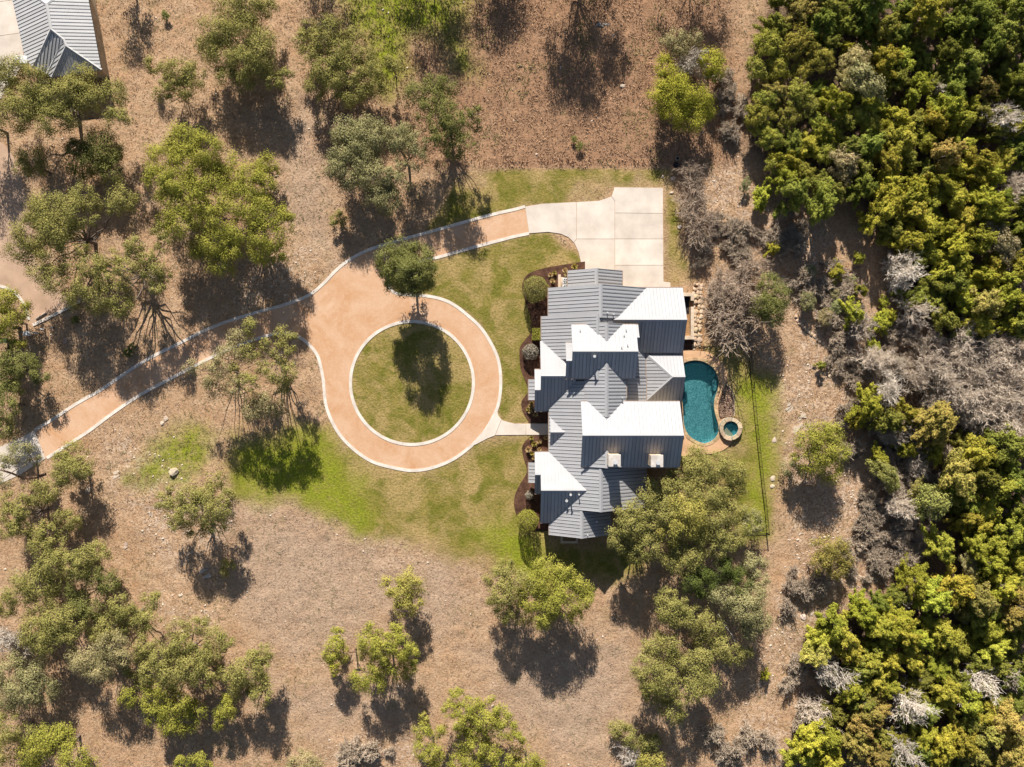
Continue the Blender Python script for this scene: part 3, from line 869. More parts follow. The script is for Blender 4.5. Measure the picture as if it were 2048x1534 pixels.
# windows and doors in the outer walls
M['glass'] = NT("window_glass").done((0.03, 0.04, 0.05), None, 0.08, None, 0.6)
M['door'] = speckle("stained_wood_door", (0.14, 0.06, 0.025), (0.2, 0.09, 0.04), 8)
def window(x, y, z, w, h, face, name="window"):
    """face: 'W','E','N','S'"""
    def bx(mb, a0, a1, d0, d1, z0, z1):
        if face in 'WE':
            s = -1 if face == 'W' else 1
            mb.box(min(x + s * d0, x + s * d1), max(x + s * d0, x + s * d1), y + a0, y + a1, z0, z1)
        else:
            s = 1 if face == 'N' else -1
            mb.box(x + a0, x + a1, min(y + s * d0, y + s * d1), max(y + s * d0, y + s * d1), z0, z1)
    mb = MB()
    bx(mb, -w / 2, -w / 2 + 0.08, -0.05, 0.05, z, z + h); bx(mb, w / 2 - 0.08, w / 2, -0.05, 0.05, z, z + h)
    bx(mb, -w / 2 + 0.08, w / 2 - 0.08, -0.05, 0.05, z + h - 0.08, z + h); bx(mb, -w / 2 + 0.08, w / 2 - 0.08, -0.05, 0.05, z, z + 0.08)
    bx(mb, -0.03, 0.03, -0.05, 0.045, z + 0.08, z + h - 0.08)
    f = hb(mb, name, M['white_paint'] if name == "window" else M['door'])
    mb = MB(); bx(mb, -w / 2 + 0.08, w / 2 - 0.08, -0.05, 0.02, z + 0.08, z + h - 0.08)
    link("pane" if name == "window" else "panel", mb.mesh("pane", M['glass'] if name == "window" else M['door']), f)
wk = (H - 3) / H
def wx(u): return (u - 1024) / S * wk
def wy(v): return (767 - v) / S * wk
for v in (600, 618): window(wx(1096.8) + 0.45, wy(v), 0.9, 1.1, 1.5, 'W')
for v in (650, 668): window(wx(1082.8) + 0.45, wy(v), 0.9, 1.1, 1.5, 'W')
for v in (770, 788): window(wx(1069) + 0.35, wy(v), 0.8, 1.2, 1.5, 'W')
window(wx(1080.3) + 0.35, wy(710), 0.9, 1.2, 1.5, 'W')
window(wx(1100) + 0.35, wy(864), 0.1, 1.2, 2.3, 'W', "front_door")
for v in (935, 955): window(wx(1069.3) + 0.35, wy(v), 0.8, 1.2, 1.5, 'W')
window(wx(1080.5) + 0.35, wy(1010), 0.9, 1.2, 1.5, 'W')
for u in (1125, 1190): window(wx(u), wy(1070) + 0.35, 0.9, 1.4, 1.5, 'S')
for u in (1245, 1265): window(wx(u), wy(1015) + 0.35, 0.9, 1.4, 1.5, 'S')
for v in (845, 880, 910): window(wx(1359.5) - 0.35, wy(v), 0.6, 1.5, 2.0, 'E')
for v in (610, 660): window(wx(1365.5) - 0.35, wy(v), 0.8, 1.4, 1.5, 'E')
for v in (740, 770): window(wx(1364.5) - 0.4, wy(v), 0.3, 1.5, 2.1, 'E')
for u in (1275, 1325): window(wx(u), wy(575.8) - 0.45, 0.1, 2.6, 2.2, 'N', "garage_door")

# entry stoop, service pads, low walls: things of their own
M['pad'] = M['capstone']
mb = MB()
x0, y0, _ = P(1121, 1086); x1, y1, _ = P(1156, 1074)
mb.box(x0, x0 + 0.3, y0, y1 + 0.3, -0.05, 0.25); mb.box(x0 + 0.3, x1 - 0.3, y0, y0 + 0.3, -0.05, 0.25); mb.box(x1 - 0.3, x1, y0, y1 + 0.3, -0.05, 0.25)
tag(mb.build("planter_kerb", M['capstone']), "low U-shaped stone kerb against the house's bottom end wall", "planter")
mb = MB(); x0, y0, _ = P(1115.5, 580); x1, y1, _ = P(1121, 551); mb.box(x0, x1, y0, y1, -0.05, 1.0)
tag(shape_bevel(mb.build("screen_wall", M['capstone']), 0.03), "short tan masonry wall beside the air-conditioning units", "wall")
mb = MB(); x2, y2, _ = P(1136, 580); x3, y3, _ = P(1121.5, 554.5); mb.box(x3, x2, y2, y3, -0.05, 0.1)
tag(mb.build("service_pad", M['capstone']), "tan concrete pad under the air-conditioning units", "pad")
for (v, lab) in ((561.5, "square white air-conditioning unit with round fan, nearer the parking court"), (574.5, "square white air-conditioning unit half hidden under the roof edge")):
    x, y, z = P(1131, v, 0.9)
    a = tag(empty("air_conditioner", (x, y, 0.1)), lab, "air conditioner", "air-conditioning units beside the house")
    mb = MB(); mb.box(-0.38, 0.38, -0.38, 0.38, 0, 0.8); shape_bevel(mb.build("casing", M['white_paint'], a), 0.03)
    mb = MB()
    for i in range(28):
        t0, t1 = 2 * math.pi * i / 28, 2 * math.pi * (i + 1) / 28
        for ra, rb in ((0.30, 0.34), (0.2, 0.215), (0.1, 0.115)):
            mb.add([(ra * math.cos(t0), ra * math.sin(t0), 0.83), (rb * math.cos(t0), rb * math.sin(t0), 0.83), (rb * math.cos(t1), rb * math.sin(t1), 0.83), (ra * math.cos(t1), ra * math.sin(t1), 0.83)], [(0, 1, 2, 3)])
    mb.build("fan_guard", M['vent'], a)
    mb = MB(); mb.cyl((0, 0), 0.31, 0.801, 0.806, 24); mb.build("fan_well", M['dark_metal'], a)
    mb = MB()
    for i in range(4):
        t = i * math.pi / 2; mb.bar((0.04 * math.cos(t), 0.04 * math.sin(t), 0.815), (0.28 * math.cos(t), 0.28 * math.sin(t), 0.815), 0.1, 0.008)
    mb.build("fan", M['vent'], a)
    mb = MB()
    for i in range(9): mb.box(-0.34, 0.34, 0.381, 0.386, 0.12 + i * 0.07, 0.15 + i * 0.07)
    mb.build("louvres", M['vent'], a)["kind"] = "stuff"

# ------------------------------------------------------------------ neighbour building, top left
nb = tag(empty("outbuilding", P(100, 60)), "pale standing-seam metal roofed building in the top left corner", "building")
NX, NY, NZ = nb.location
def Q(u, v, z):
    k = (H - z) / H; return ((u - 1024) / S * k, (767 - v) / S * k, z)
A_, B_, C_, D_ = Q(93, 8, 5.2), Q(101.7, 58.5, 5.2), Q(127, 79, 4.66), Q(132, 92, 4.58)
E_, F_, G_, H_, I_ = Q(202.7, 140, 3.0), Q(103, 155, 3.0), Q(94, 148, 3.0), Q(66, 136, 3.0), Q(48, 111, 3.0)
J_, K_ = Q(15, -50, 3.0), Q(168, -50, 3.0)
def xyd(a, b, side):
    e = np.array(b[:2]) - np.array(a[:2]); n_ = np.array([e[1], -e[0]]); n_ /= np.linalg.norm(n_); return tuple(n_ * side)
for poly, dn in (([K_, A_, B_, C_, D_, E_], (0.98, 0.18)), ([J_, A_, B_, H_, I_], (-0.98, -0.18)), ([B_, C_, G_, H_], (-0.35, -0.94)), ([C_, D_, F_, G_], (-0.9, -0.43)), ([D_, E_, F_], (0.1, -0.99)), ([J_, K_, A_], (0, 1))):
    lay_panels(dict(poly=poly, down=dn, blk=-1), nb, (-NX, -NY, -NZ), M['roof_pale'], M['under'], False)
for a, b in ((A_, B_), (B_, C_), (C_, D_), (D_, E_), (D_, F_), (B_, H_), (C_, G_), (A_, J_), (A_, K_)):
    ridge_cap(a, b, nb, (-NX, -NY, -NZ), M['roof_pale'], 0.2)
ring = [J_, K_, E_, F_, G_, H_, I_]
cx = sum(p[0] for p in ring) / 7; cy = sum(p[1] for p in ring) / 7
wl = [(cx + (p[0] - cx) * 0.94, cy + (p[1] - cy) * 0.94) for p in ring]
mb = MB(); mb.prism(wl, -0.3, 2.9); o = link("wall", mb.mesh("wall", M['wallstone']), nb); o.location = (-NX, -NY, -NZ)
mb = MB(); x0, y0, z0 = Q(27, 127, 3.1); x1, y1, _ = Q(54, 111, 3.1); mb.box(x0, x1, y0, y1, 2.6, 3.1)
o = link("white_canopy", mb.mesh("white_canopy", M['white_paint']), nb); o.location = (-NX, -NY, -NZ); shape_bevel(o, 0.05)

# ------------------------------------------------------------------ pool and spa
DECK = smooth([(1352, 703), (1380, 701), (1394, 701.5), (1417, 705), (1437, 718), (1450, 736), (1454, 756), (1448, 774), (1440, 790), (1436, 808), (1436, 826), (1441, 842)], 4) + \
       smooth([(1470, 874), (1458, 891), (1442, 902), (1417, 908), (1392, 908), (1367, 912), (1352, 914)], 4)
sheet("pool_deck", DECK, 0.10, M['deck'], [WATER[::-1]], thick=0.9)
pool = tag(empty("swimming_pool", P(1400, 800)), "freeform teal swimming pool curving along the house", "pool")
PX, PY, PZ = pool.location
def pw(u, v): return P(u, v)[:2]
W2 = [pw(u, v) for u, v in WATER]
pzg = float(gz(*pw(1400, 800)))
t = NT("pool_plaster"); f = t.noise(2.0, 4); t.done(t.mix(f, (0.07, 0.245, 0.275), (0.115, 0.33, 0.355)), None, 0.7); M['plaster'] = t.m
def basin(ring, depth, z_top, mat, name, parent, shelf=0.0):
    V = [(p[0], p[1], z_top) for p in ring]; c = np.mean(np.array(ring), 0); n = len(ring)
    V += [(c[0] + (p[0] - c[0]) * 0.98, c[1] + (p[1] - c[1]) * 0.985, z_top - depth) for p in ring]
    F = [((i + 1) % n, i, n + i, n + (i + 1) % n) for i in range(n)]
    for tr in tessellate_polygon([[Vector((p[0], p[1], 0)) for p in ring]]):
        a, b, c2 = tr; ar = (ring[b][0] - ring[a][0]) * (ring[c2][1] - ring[a][1]) - (ring[c2][0] - ring[a][0]) * (ring[b][1] - ring[a][1])
        tt = (a, b, c2) if ar > 0 else (a, c2, b); F.append(tuple(i + n for i in tt))
    mb = MB(); mb.add(V, F); o = link(name, mb.mesh(name, mat), parent); o.location = (-PX, -PY, -PZ); return o
basin(W2, 1.5, pzg + 0.08, M['plaster'], "basin", pool)
def water_material(name, tint, rip=2.0):
    t = NT(name)
    f = t.noise(rip, 3, 0.6, dist=0.8); f2 = t.noise(rip * 3.2, 2, 0.5)
    nrm = t.bump(f2, 0.03, 0.9, t.bump(f, 0.10, 0.9))
    tr = t.n("ShaderNodeBsdfTransparent"); tr.inputs[0].default_value = (*tint, 1)
    cmix = t.mix(t.ramp(f2, [(0.45, 0.0), (0.58, 1.0)]), tuple(x * 0.55 for x in tint), tuple(min(1, x * 1.25) for x in tint)); t.l(cmix, tr.inputs[0])  # ripple light and dark painted into the transparency colour
    gl = t.n("ShaderNodeBsdfGlossy"); gl.inputs["Roughness"].default_value = 0.06; t.l(nrm, gl.inputs["Normal"])
    df = t.n("ShaderNodeBsdfDiffuse"); df.inputs[0].default_value = (0.05, 0.28, 0.33, 1); t.l(nrm, df.inputs["Normal"])
    m0 = t.n("ShaderNodeMixShader"); m0.inputs[0].default_value = 0.10; t.l(tr.outputs[0], m0.inputs[1]); t.l(df.outputs[0], m0.inputs[2])
    fr = t.n("ShaderNodeFresnel"); fr.inputs[0].default_value = 1.33; t.l(nrm, fr.inputs["Normal"])
    mx = t.n("ShaderNodeMixShader"); gm = t.n('ShaderNodeNewGeometry'); t.l(t.math('MULTIPLY', fr.outputs[0], t.math('SUBTRACT', 1.0, gm.outputs['Backfacing'])), mx.inputs[0]); t.l(m0.outputs[0], mx.inputs[1]); t.l(gl.outputs[0], mx.inputs[2])
    t.l(mx.outputs[0], t.o.inputs[0]); return t.m
M['water'] = water_material("pool_water", (0.80, 0.95, 0.95), 3.0)
def flat(name, ring, z, mat, parent):
    F = []
    for a, b, c in tessellate_polygon([[Vector((p[0], p[1], 0)) for p in ring]]):
        ar = (ring[b][0] - ring[a][0]) * (ring[c][1] - ring[a][1]) - (ring[c][0] - ring[a][0]) * (ring[b][1] - ring[a][1])
        F.append((a, b, c) if ar > 0 else (a, c, b))
    mb = MB(); mb.add([(p[0], p[1], z) for p in ring], F); o = link(name, mb.mesh(name, mat), parent); o.location = (-PX, -PY, -PZ); return o
flat("water", [((p[0]), (p[1])) for p in W2], pzg - 0.06, M['water'], pool)
# submerged ledge seats
for u, v, rx, ry in ((1368, 775, 9, 10), (1431, 770, 4, 12)):
    mb = MB(); c = pw(u, v); mb.add([(c[0] + rx / S * math.cos(a), c[1] + ry / S * math.sin(a), pzg - 0.35) for a in np.linspace(0, 2 * math.pi, 17)[:-1]] +
                                    [(c[0] + rx / S * math.cos(a), c[1] + ry / S * math.sin(a), pzg - 1.4) for a in np.linspace(0, 2 * math.pi, 17)[:-1]],
                                    [tuple(range(16))] + [(i, 16 + i, 16 + (i + 1) % 16, (i + 1) % 16) for i in range(16)])
    o = link("ledge", mb.mesh("ledge", M['plaster']), pool); o.location = (-PX, -PY, -PZ)
def ring_stones(ring, w, seglen, z0, z1, parent, base, closed=True, seed=1, name="coping_stone", skip=None, loc=None, jut=0.0):
    rnd = random.Random(seed)
    A = np.array(ring); d = np.linalg.norm(np.roll(A, -1, 0) - A, axis=1); cum = np.concatenate([[0], np.cumsum(d)]); L = cum[-1] if closed else cum[-2]
    A2 = np.vstack([A, A[:1]])
    def at(s):
        s = s % cum[-1]; i = min(np.searchsorted(cum, s, 'right') - 1, len(d) - 1); t = (s - cum[i]) / (d[i] + 1e-9)
        p = A2[i] * (1 - t) + A2[i + 1] * t
        i2 = (i + 1) % len(d); tg = A2[i + 1] - A2[i]; tg = tg / (np.linalg.norm(tg) + 1e-9)
        return p, np.array([tg[1], -tg[0]])
    cen = A.mean(0); s = 0.0
    while s < L - 0.15:
        e = min(s + seglen * rnd.uniform(0.7, 1.35), L)
        p0, n0 = at(s + 0.015); p1, n1 = at(e - 0.015); pm, nm = at((s + e) / 2)
        if skip is None or not skip(pm):
            out = w * rnd.uniform(0.92, 1.12) + jut
            zt = z1 + rnd.uniform(-0.012, 0.012)
            pts = [p0, pm, p1, p1 + n1 * out, pm + nm * out, p0 + n0 * out]
            mb = MB(); mb.prism([tuple(q) for q in pts], z0, zt)
            o = link(name, mb.mesh(name, M['stone']), parent); o.location = loc if loc is not None else (-PX, -PY, -PZ)
            g = rnd.uniform(0.72, 1.12); o.color = (base[0] * g, base[1] * g * rnd.uniform(0.93, 1.05), base[2] * g, 1)
            shape_bevel(o, 0.02)
        s = e
def ccw(ring):
    a = sum(ring[i][0] * ring[(i + 1) % len(ring)][1] - ring[(i + 1) % len(ring)][0] * ring[i][1] for i in range(len(ring)))
    return ring if a > 0 else ring[::-1]
SPA = pw(1459.5, 857); sr_o, sr_i = 23.2 / S * 0.99, 15.2 / S * 0.99
ring_stones(ccw(W2), 0.42, 0.62, pzg - 0.05, pzg + 0.145, pool, (0.52, 0.36, 0.2), skip=lambda p: p[0] < pw(1366, 0)[0] or math.hypot(p[0] - SPA[0], p[1] - SPA[1]) < sr_o + 0.1)
spa = tag(empty("spa", (SPA[0], SPA[1], float(gz(*SPA)))), "round raised stone spa at the pool's lower right", "spa")
SLOC = (0, 0, 0)
mb = MB()
n = 36; V = []
for r_, z_ in ((sr_o - 0.04, -1.0), (sr_o - 0.04, 0.5), (sr_i, 0.5), (sr_i - 0.05, -0.5)):
    V += [(r_ * math.cos(2 * math.pi * i / n), r_ * math.sin(2 * math.pi * i / n), z_) for i in range(n)]
F = []
for k in range(3): F += [(k * n + i, k * n + (i + 1) % n, (k + 1) * n + (i + 1) % n, (k + 1) * n + i) for i in range(n)]
F.append(tuple(3 * n + i for i in range(n)))
mb.add(V, F); mb.build("shell", M['plaster'], spa)
mb = MB(); mb.cyl((0, 0), sr_o + 0.0, -0.9, 0.46, 36); 
V = []
for r_, z_ in ((sr_o, -0.9), (sr_o, 0.46)): V += [(r_ * math.cos(2 * math.pi * i / n), r_ * math.sin(2 * math.pi * i / n), z_) for i in range(n)]
mb = MB(); mb.add(V, [(i, (i + 1) % n, n + (i + 1) % n, n + i) for i in range(n)]); mb.build("outer_wall", M['chimney'], spa)
ringp = [(sr_i * math.cos(a), sr_i * math.sin(a)) for a in np.linspace(0, 2 * math.pi, 49)[:-1]]
ring_stones(ringp, sr_o - sr_i, 0.62, 0.44, 0.58, spa, (0.56, 0.42, 0.28), seed=5, loc=(0, 0, 0), skip=lambda p: math.atan2(p[1], p[0]) > 2.75 and math.atan2(p[1], p[0]) < 3.05)
M['spawater'] = water_material("spa_water", (0.66, 0.86, 0.92), 3.5)
mb = MB(); mb.add([(sr_i * 1.0 * math.cos(a), sr_i * 1.0 * math.sin(a), 0.36) for a in np.linspace(0, 2 * math.pi, 37)[:-1]], [tuple(range(36))]); mb.build("water", M['spawater'], spa)
mb = MB(); mb.add([(0.98 * sr_i * math.cos(a), 0.98 * sr_i * math.sin(a) , -0.1) for a in np.linspace(math.pi, 2 * math.pi, 15)] + [(0.55 * sr_i * math.cos(a), 0.55 * sr_i * math.sin(a), -0.1) for a in np.linspace(2 * math.pi, math.pi, 15)], [tuple(range(30))]); mb.build("bench", M['plaster'], spa)
# rock bed between pool and spa
RB = smooth([(1454, 769), (1464, 783), (1467, 803), (1467, 831), (1450, 836), (1440, 836), (1437, 820), (1438, 804), (1444, 787)], 3, True)
sheet("rock_bed", RB, 0.05, M['mulch'], thick=0.4)
strip("bed_edging", [P(u, v) for u, v in smooth([(1453, 768), (1464, 783), (1468, 803), (1468, 832)], 4)], 0.16, -0.3, 0.14, M['wallstone'], kind="structure")
# ------------------------------------------------------------------ vegetation builders
def tubes(segs, sides=5):
    """segs (n,8): p0 p1 r0 r1 -> V,F"""
    sg = np.asarray(segs, float); n = len(sg)
    p0, p1, r0, r1 = sg[:, 0:3], sg[:, 3:6], sg[:, 6], sg[:, 7]
    d = p1 - p0; d /= np.linalg.norm(d, axis=1)[:, None] + 1e-9
    up = np.where(np.abs(d[:, 2:3]) > 0.9, np.array([[1.0, 0, 0]]), np.array([[0, 0, 1.0]]))
    a = np.cross(d, up); a /= np.linalg.norm(a, axis=1)[:, None] + 1e-9; b = np.cross(d, a)
    th = np.arange(sides) * 2 * math.pi / sides
    ring = a[:, None, :] * np.cos(th)[None, :, None] + b[:, None, :] * np.sin(th)[None, :, None]
    V = np.concatenate([p0[:, None] + ring * r0[:, None, None], p1[:, None] + ring * r1[:, None, None]], 1)  # n, 2s, 3
    i = np.arange(sides); j = (i + 1) % sides
    q = np.stack([i, j, j + sides, i + sides], 1)
    F = (q[None] + (np.arange(n) * 2 * sides)[:, None, None]).reshape(-1, 4)
    return V.reshape(-1, 3), F

def leaf_quads(c, nrm, size, aspect, rng):
    n = len(c)
    nrm = nrm / (np.linalg.norm(nrm, axis=1)[:, None] + 1e-9)
    t = rng.normal(size=(n, 3)); t -= nrm * (t * nrm).sum(1)[:, None]; t /= np.linalg.norm(t, axis=1)[:, None] + 1e-9
    b = np.cross(nrm, t)
    a_ = size[:, None] * 0.5; b_ = a_ * aspect
    V = np.stack([c - t * a_ - b * b_, c - t * a_ + b * b_, c + t * a_], 1).reshape(-1, 3)    # pointed leaf spray
    F = np.arange(3 * n).reshape(-1, 3)
    return V, F

def crown_oak(lobes, seed, leaf=0.165, lai=5.2, name="crown", flat=0.92, sparse=1.0):
    """lobes: (x,y,z,r) local metres"""
    rng = np.random.default_rng(seed)
    C, N, T, SZ = [], [], [], []
    for (lx, ly, lz, lr) in lobes:
        area = math.pi * lr * lr
        nl = int(area * lai * sparse / (leaf * leaf * 0.62))
        k = max(5, int(7 + 5.0 * lr * lr))
        dv = rng.normal(size=(k, 3)); dv[:, 2] = np.abs(dv[:, 2]) * 0.9 - 0.35 * rng.random(k); dv /= np.linalg.norm(dv, axis=1)[:, None]
        rad = rng.uniform(0.45, 1.0, k) ** 0.6
        cc = dv * rad[:, None] * lr; cc[:, 2] *= flat
        cr = rng.uniform(0.20, 0.40, k) * lr + 0.10
        w = cr ** 2; w /= w.sum()
        idx = rng.choice(k, nl, p=w)
        g = rng.normal(size=(nl, 3)); gl = np.linalg.norm(g, axis=1)[:, None]; g = g / gl * np.minimum(gl * 0.55, 1.25)
        g[:, 2] *= 0.7
        p = cc[idx] + g * cr[idx][:, None]
        ctint = rng.uniform(0.2, 0.8, k)
        tint = np.clip(ctint[idx] * 0.55 + rng.uniform(0, 0.45, nl), 0, 1)
        C.append(p + np.array([lx, ly, lz])); SZ.append(leaf * rng.uniform(0.65, 1.35, nl))
        N.append(g * 1.1 + cc[idx] / lr * 0.55 + rng.normal(size=(nl, 3)) * 0.36 + np.array([0, 0, 0.38])); T.append(tint)
    C = np.concatenate(C); N = np.concatenate(N); T = np.concatenate(T); SZ = np.concatenate(SZ)
    V, F = leaf_quads(C, N, SZ, rng.uniform(0.5, 0.8, (len(C), 1)), rng)
    return mesh_np(name, V, F, M['leaf'], False, {"tint": np.repeat(T, 3)})

def limbs_oak(base, lobes, seed, tr=0.2, fork=0.35):
    rng = np.random.default_rng(seed + 999)
    zc = np.mean([l[2] for l in lobes]); cx = np.mean([l[0] for l in lobes]); cy = np.mean([l[1] for l in lobes])
    fz_ = zc * fork
    fk = np.array([cx * 0.25 + rng.uniform(-.15, .15), cy * 0.25 + rng.uniform(-.15, .15), fz_])
    segs = [(*base, *fk, tr * 1.1, tr * 0.8)]
    for (lx, ly, lz, lr) in lobes:
        e = np.array([lx, ly, lz + lr * 0.1]); L = np.linalg.norm(e - fk)
        mid = fk * 0.5 + e * 0.5 + rng.normal(size=3) * L * 0.10 + np.array([0, 0, -0.05 * L])
        prev = fk; r0 = tr * rng.uniform(0.3, 0.5)
        for i in range(1, 6):
            t = i / 5; p = (1 - t) ** 2 * fk + 2 * t * (1 - t) * mid + t * t * e + rng.normal(size=3) * 0.05 * L * (1 - t)
            r1 = r0 * 0.78; segs.append((*prev, *p, r0, r1)); prev, r0 = p, r1
        for _ in range(5):
            d = rng.normal(size=3); d[2] = abs(d[2]) * 0.5; d = d / np.linalg.norm(d) * lr * rng.uniform(0.6, 1.0)
            s = prev; m = s + d * 0.5 + rng.normal(size=3) * 0.1 * lr
            segs.append((*s, *m, r0 * 0.8, r0 * 0.5)); segs.append((*m, *(s + d), r0 * 0.5, 0.012))
    V, F = tubes(segs, 6)
    return mesh_np("trunk", V, F, M['bark'], True)

BARK = (0.16, 0.125, 0.10, 1)
HUE = {   # foliage base colours
 'olive': (0.275, 0.25, 0.078), 'green': (0.18, 0.18, 0.055), 'bright': (0.30, 0.285, 0.055), 'pale': (0.33, 0.28, 0.135), 'dark': (0.10, 0.12, 0.030),
 'cedar': (0.33, 0.31, 0.045), 'cedar_dark': (0.20, 0.21, 0.04), 'rust': (0.29, 0.235, 0.065), 'gold': (0.36, 0.315, 0.08), 'tan': (0.42, 0.35, 0.16), 'silver': (0.32, 0.28, 0.22), 'grey': (0.285, 0.26, 0.12),
}
LEAF_TRIS = [0]
def oak(label, lobes_px, hm, hue='olive', cat="tree", name="oak_tree", seed=None, leaf=0.165, lai=4.4, tr=0.2, group=None, sparse=1.0, fork=0.35, spread_z=0.9, base=None, rs=1.0):
    """lobes_px: (u,v,r[,hue2]) in photo pixels; hm: mean height of the crown"""
    seed = seed or (int(lobes_px[0][0]) * 7 + int(lobes_px[0][1]) * 13) % 9973
    rng = np.random.default_rng(seed)
    cu = np.mean([l[0] for l in lobes_px]); cv = np.mean([l[1] for l in lobes_px])
    span = max(20, max(math.hypot(l[0] - cu, l[1] - cv) for l in lobes_px))
    bx, by, _ = P(cu, cv, hm); bz = float(gz(bx, by)) - 0.12
    if base: bx, by, _ = P(*base)
    L = []
    for l in lobes_px:
        d = math.hypot(l[0] - cu, l[1] - cv) / span
        h = hm + spread_z * (0.55 - d) * min(1.6, hm * 0.3) + rng.uniform(-1.0, 0.55) * min(1.3, hm * 0.22)
        if len(l) > 3: h = l[3]
        x, y, z = P(l[0], l[1], h)
        L.append((x - bx, y - by, z - bz, l[2] / S * (H - h) / H * 1.33 * rs))
    t = tag(empty(name, (bx, by, bz)), label, cat, group)
    o = link("trunk", limbs_oak((0, 0, 0), L, seed, tr, fork), t); o.color = BARK
    c = link("crown", crown_oak(L, seed, leaf, lai, sparse=sparse), t); c.color = (*HUE[hue], 1)
    LEAF_TRIS[0] += len(c.data.polygons)
    return t

# shared crowns for the dense wood
def cedar_mesh(seed, R_=1.75, Ht=3.6):
    rng = np.random.default_rng(seed)
    C, N, T, SZ = [], [], [], []
    plumes = []
    nb = 30
    for i in range(nb):
        h = Ht * rng.uniform(0.12, 0.92) if i > 1 else Ht * 0.85
        az = rng.uniform(0, 6.283); el = rng.uniform(0.15, 0.8) if i > 1 else 1.35
        Lb = R_ * (1.25 - 0.85 * h / Ht) * rng.uniform(0.75, 1.25) if i > 1 else 0.7
        dr = np.array([math.cos(az) * math.cos(el), math.sin(az) * math.cos(el), math.sin(el)])
        plumes.append((np.array([0, 0, h]), dr, Lb))
        ct = rng.uniform(0.1, 0.9)
        m = int(9 + 9 * Lb)
        for q in range(m):
            f0 = rng.uniform(0.25, 1.0) ** 0.8; n = 26; L_ = rng.uniform(0.25, 0.55) * (1.15 - 0.4 * f0)
            sd_ = dr * 0.5 + rng.normal(size=3) * 0.55 + np.array([0, 0, 0.45]); sd_ /= np.linalg.norm(sd_)
            o_ = np.array([0, 0, h]) + dr * Lb * f0 + rng.normal(size=3) * 0.10 * (1.3 - f0)
            s = rng.random(n)[:, None]; g = rng.normal(size=(n, 3))
            p = o_ + sd_ * s * L_ + g * (0.115 * (1.2 - s))
            C.append(p); N.append(g * 0.7 + rng.normal(size=(n, 3)) * 0.3 + sd_ * 0.35 + dr * 0.3 + np.array([0, 0, 0.25])); SZ.append(rng.uniform(0.09, 0.20, n))
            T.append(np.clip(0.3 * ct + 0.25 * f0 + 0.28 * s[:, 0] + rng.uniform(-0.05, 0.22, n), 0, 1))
    C = np.concatenate(C); N = np.concatenate(N); T = np.concatenate(T); SZ = np.concatenate(SZ)
    V, F = leaf_quads(C, N, SZ, rng.uniform(0.35, 0.6, (len(C), 1)), rng)
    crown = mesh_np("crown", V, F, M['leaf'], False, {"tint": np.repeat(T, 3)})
    segs = [(0, 0, -0.3, rng.uniform(-.1, .1), rng.uniform(-.1, .1), Ht * 0.9, 0.13, 0.03)]
    for p0_, dr, Lb in plumes:
        e_ = p0_ + dr * Lb; segs.append((*p0_, *e_, 0.04, 0.012))
    V, F = tubes(segs, 5)
    return crown, mesh_np("trunk", V, F, M['bark'], True)

def round_mesh(seed, R_=1.9):
    rng = np.random.default_rng(seed)
    L = [(0, 0, 3.3, R_ * 0.55)]
    k = rng.integers(6, 9)
    for i in range(k):
        a = i * 2 * math.pi / k + rng.uniform(-.3, .3); d = R_ * rng.uniform(0.42, 0.68)
        L.append((d * math.cos(a), d * math.sin(a), rng.uniform(2.5, 3.4), R_ * rng.uniform(0.34, 0.48)))
    return crown_oak(L, seed, 0.165, 5.0), limbs_oak((0, 0, -0.3), L, seed, 0.12)

def bare_mesh(seed, R_=2.2, Ht=3.6, n_main=9, thick=1.0, dense=1.0):
    rng = np.random.default_rng(seed)
    segs = []
    def grow(p, d, L, r, lev):
        steps = 3
        for s in range(steps):
            d = d + rng.normal(size=3) * 0.17; d /= np.linalg.norm(d)
            q = p + d * L / steps
            segs.append((*p, *q, r, r * 0.82)); p = q; r *= 0.82
            if lev < 3:
                for _ in range(2 if lev < 2 else rng.integers(1, 3)):
                    if rng.random() < dense * 0.95:
                        nd = d + rng.normal(size=3) * 0.62 + np.array([0, 0, 0.08]); nd /= np.linalg.norm(nd)
                        grow(p, nd, L * rng.uniform(0.5, 0.72), max(r * 0.62, 0.020 * thick), lev + 1)
    for i in range(n_main):
        a = i * 2 * math.pi / n_main + rng.uniform(-.35, .35); e = rng.uniform(0.45, 1.25)
        d = np.array([math.cos(a) * math.cos(e), math.sin(a) * math.cos(e), math.sin(e)])
        h0 = rng.uniform(0.0, 0.28) * Ht
        grow(np.array([0, 0, h0]), d, R_ * rng.uniform(0.5, 0.8), 0.075 * thick, 0)
    segs.append((0, 0, -0.3, 0, 0, Ht * 0.3, 0.11 * thick, 0.07 * thick))
    V, F = tubes(segs, 3)
    return mesh_np("branches", V, F, M['bark'], False)

CEDARS = [cedar_mesh(100 + i) for i in range(7)]
ROUNDS = [round_mesh(200 + i) for i in range(5)]
BARES = [bare_mesh(300 + i, n_main=11 + i % 3) for i in range(5)]
BRUSH = [bare_mesh(400 + i, 1.1, 1.2, 12, 0.9) for i in range(3)]

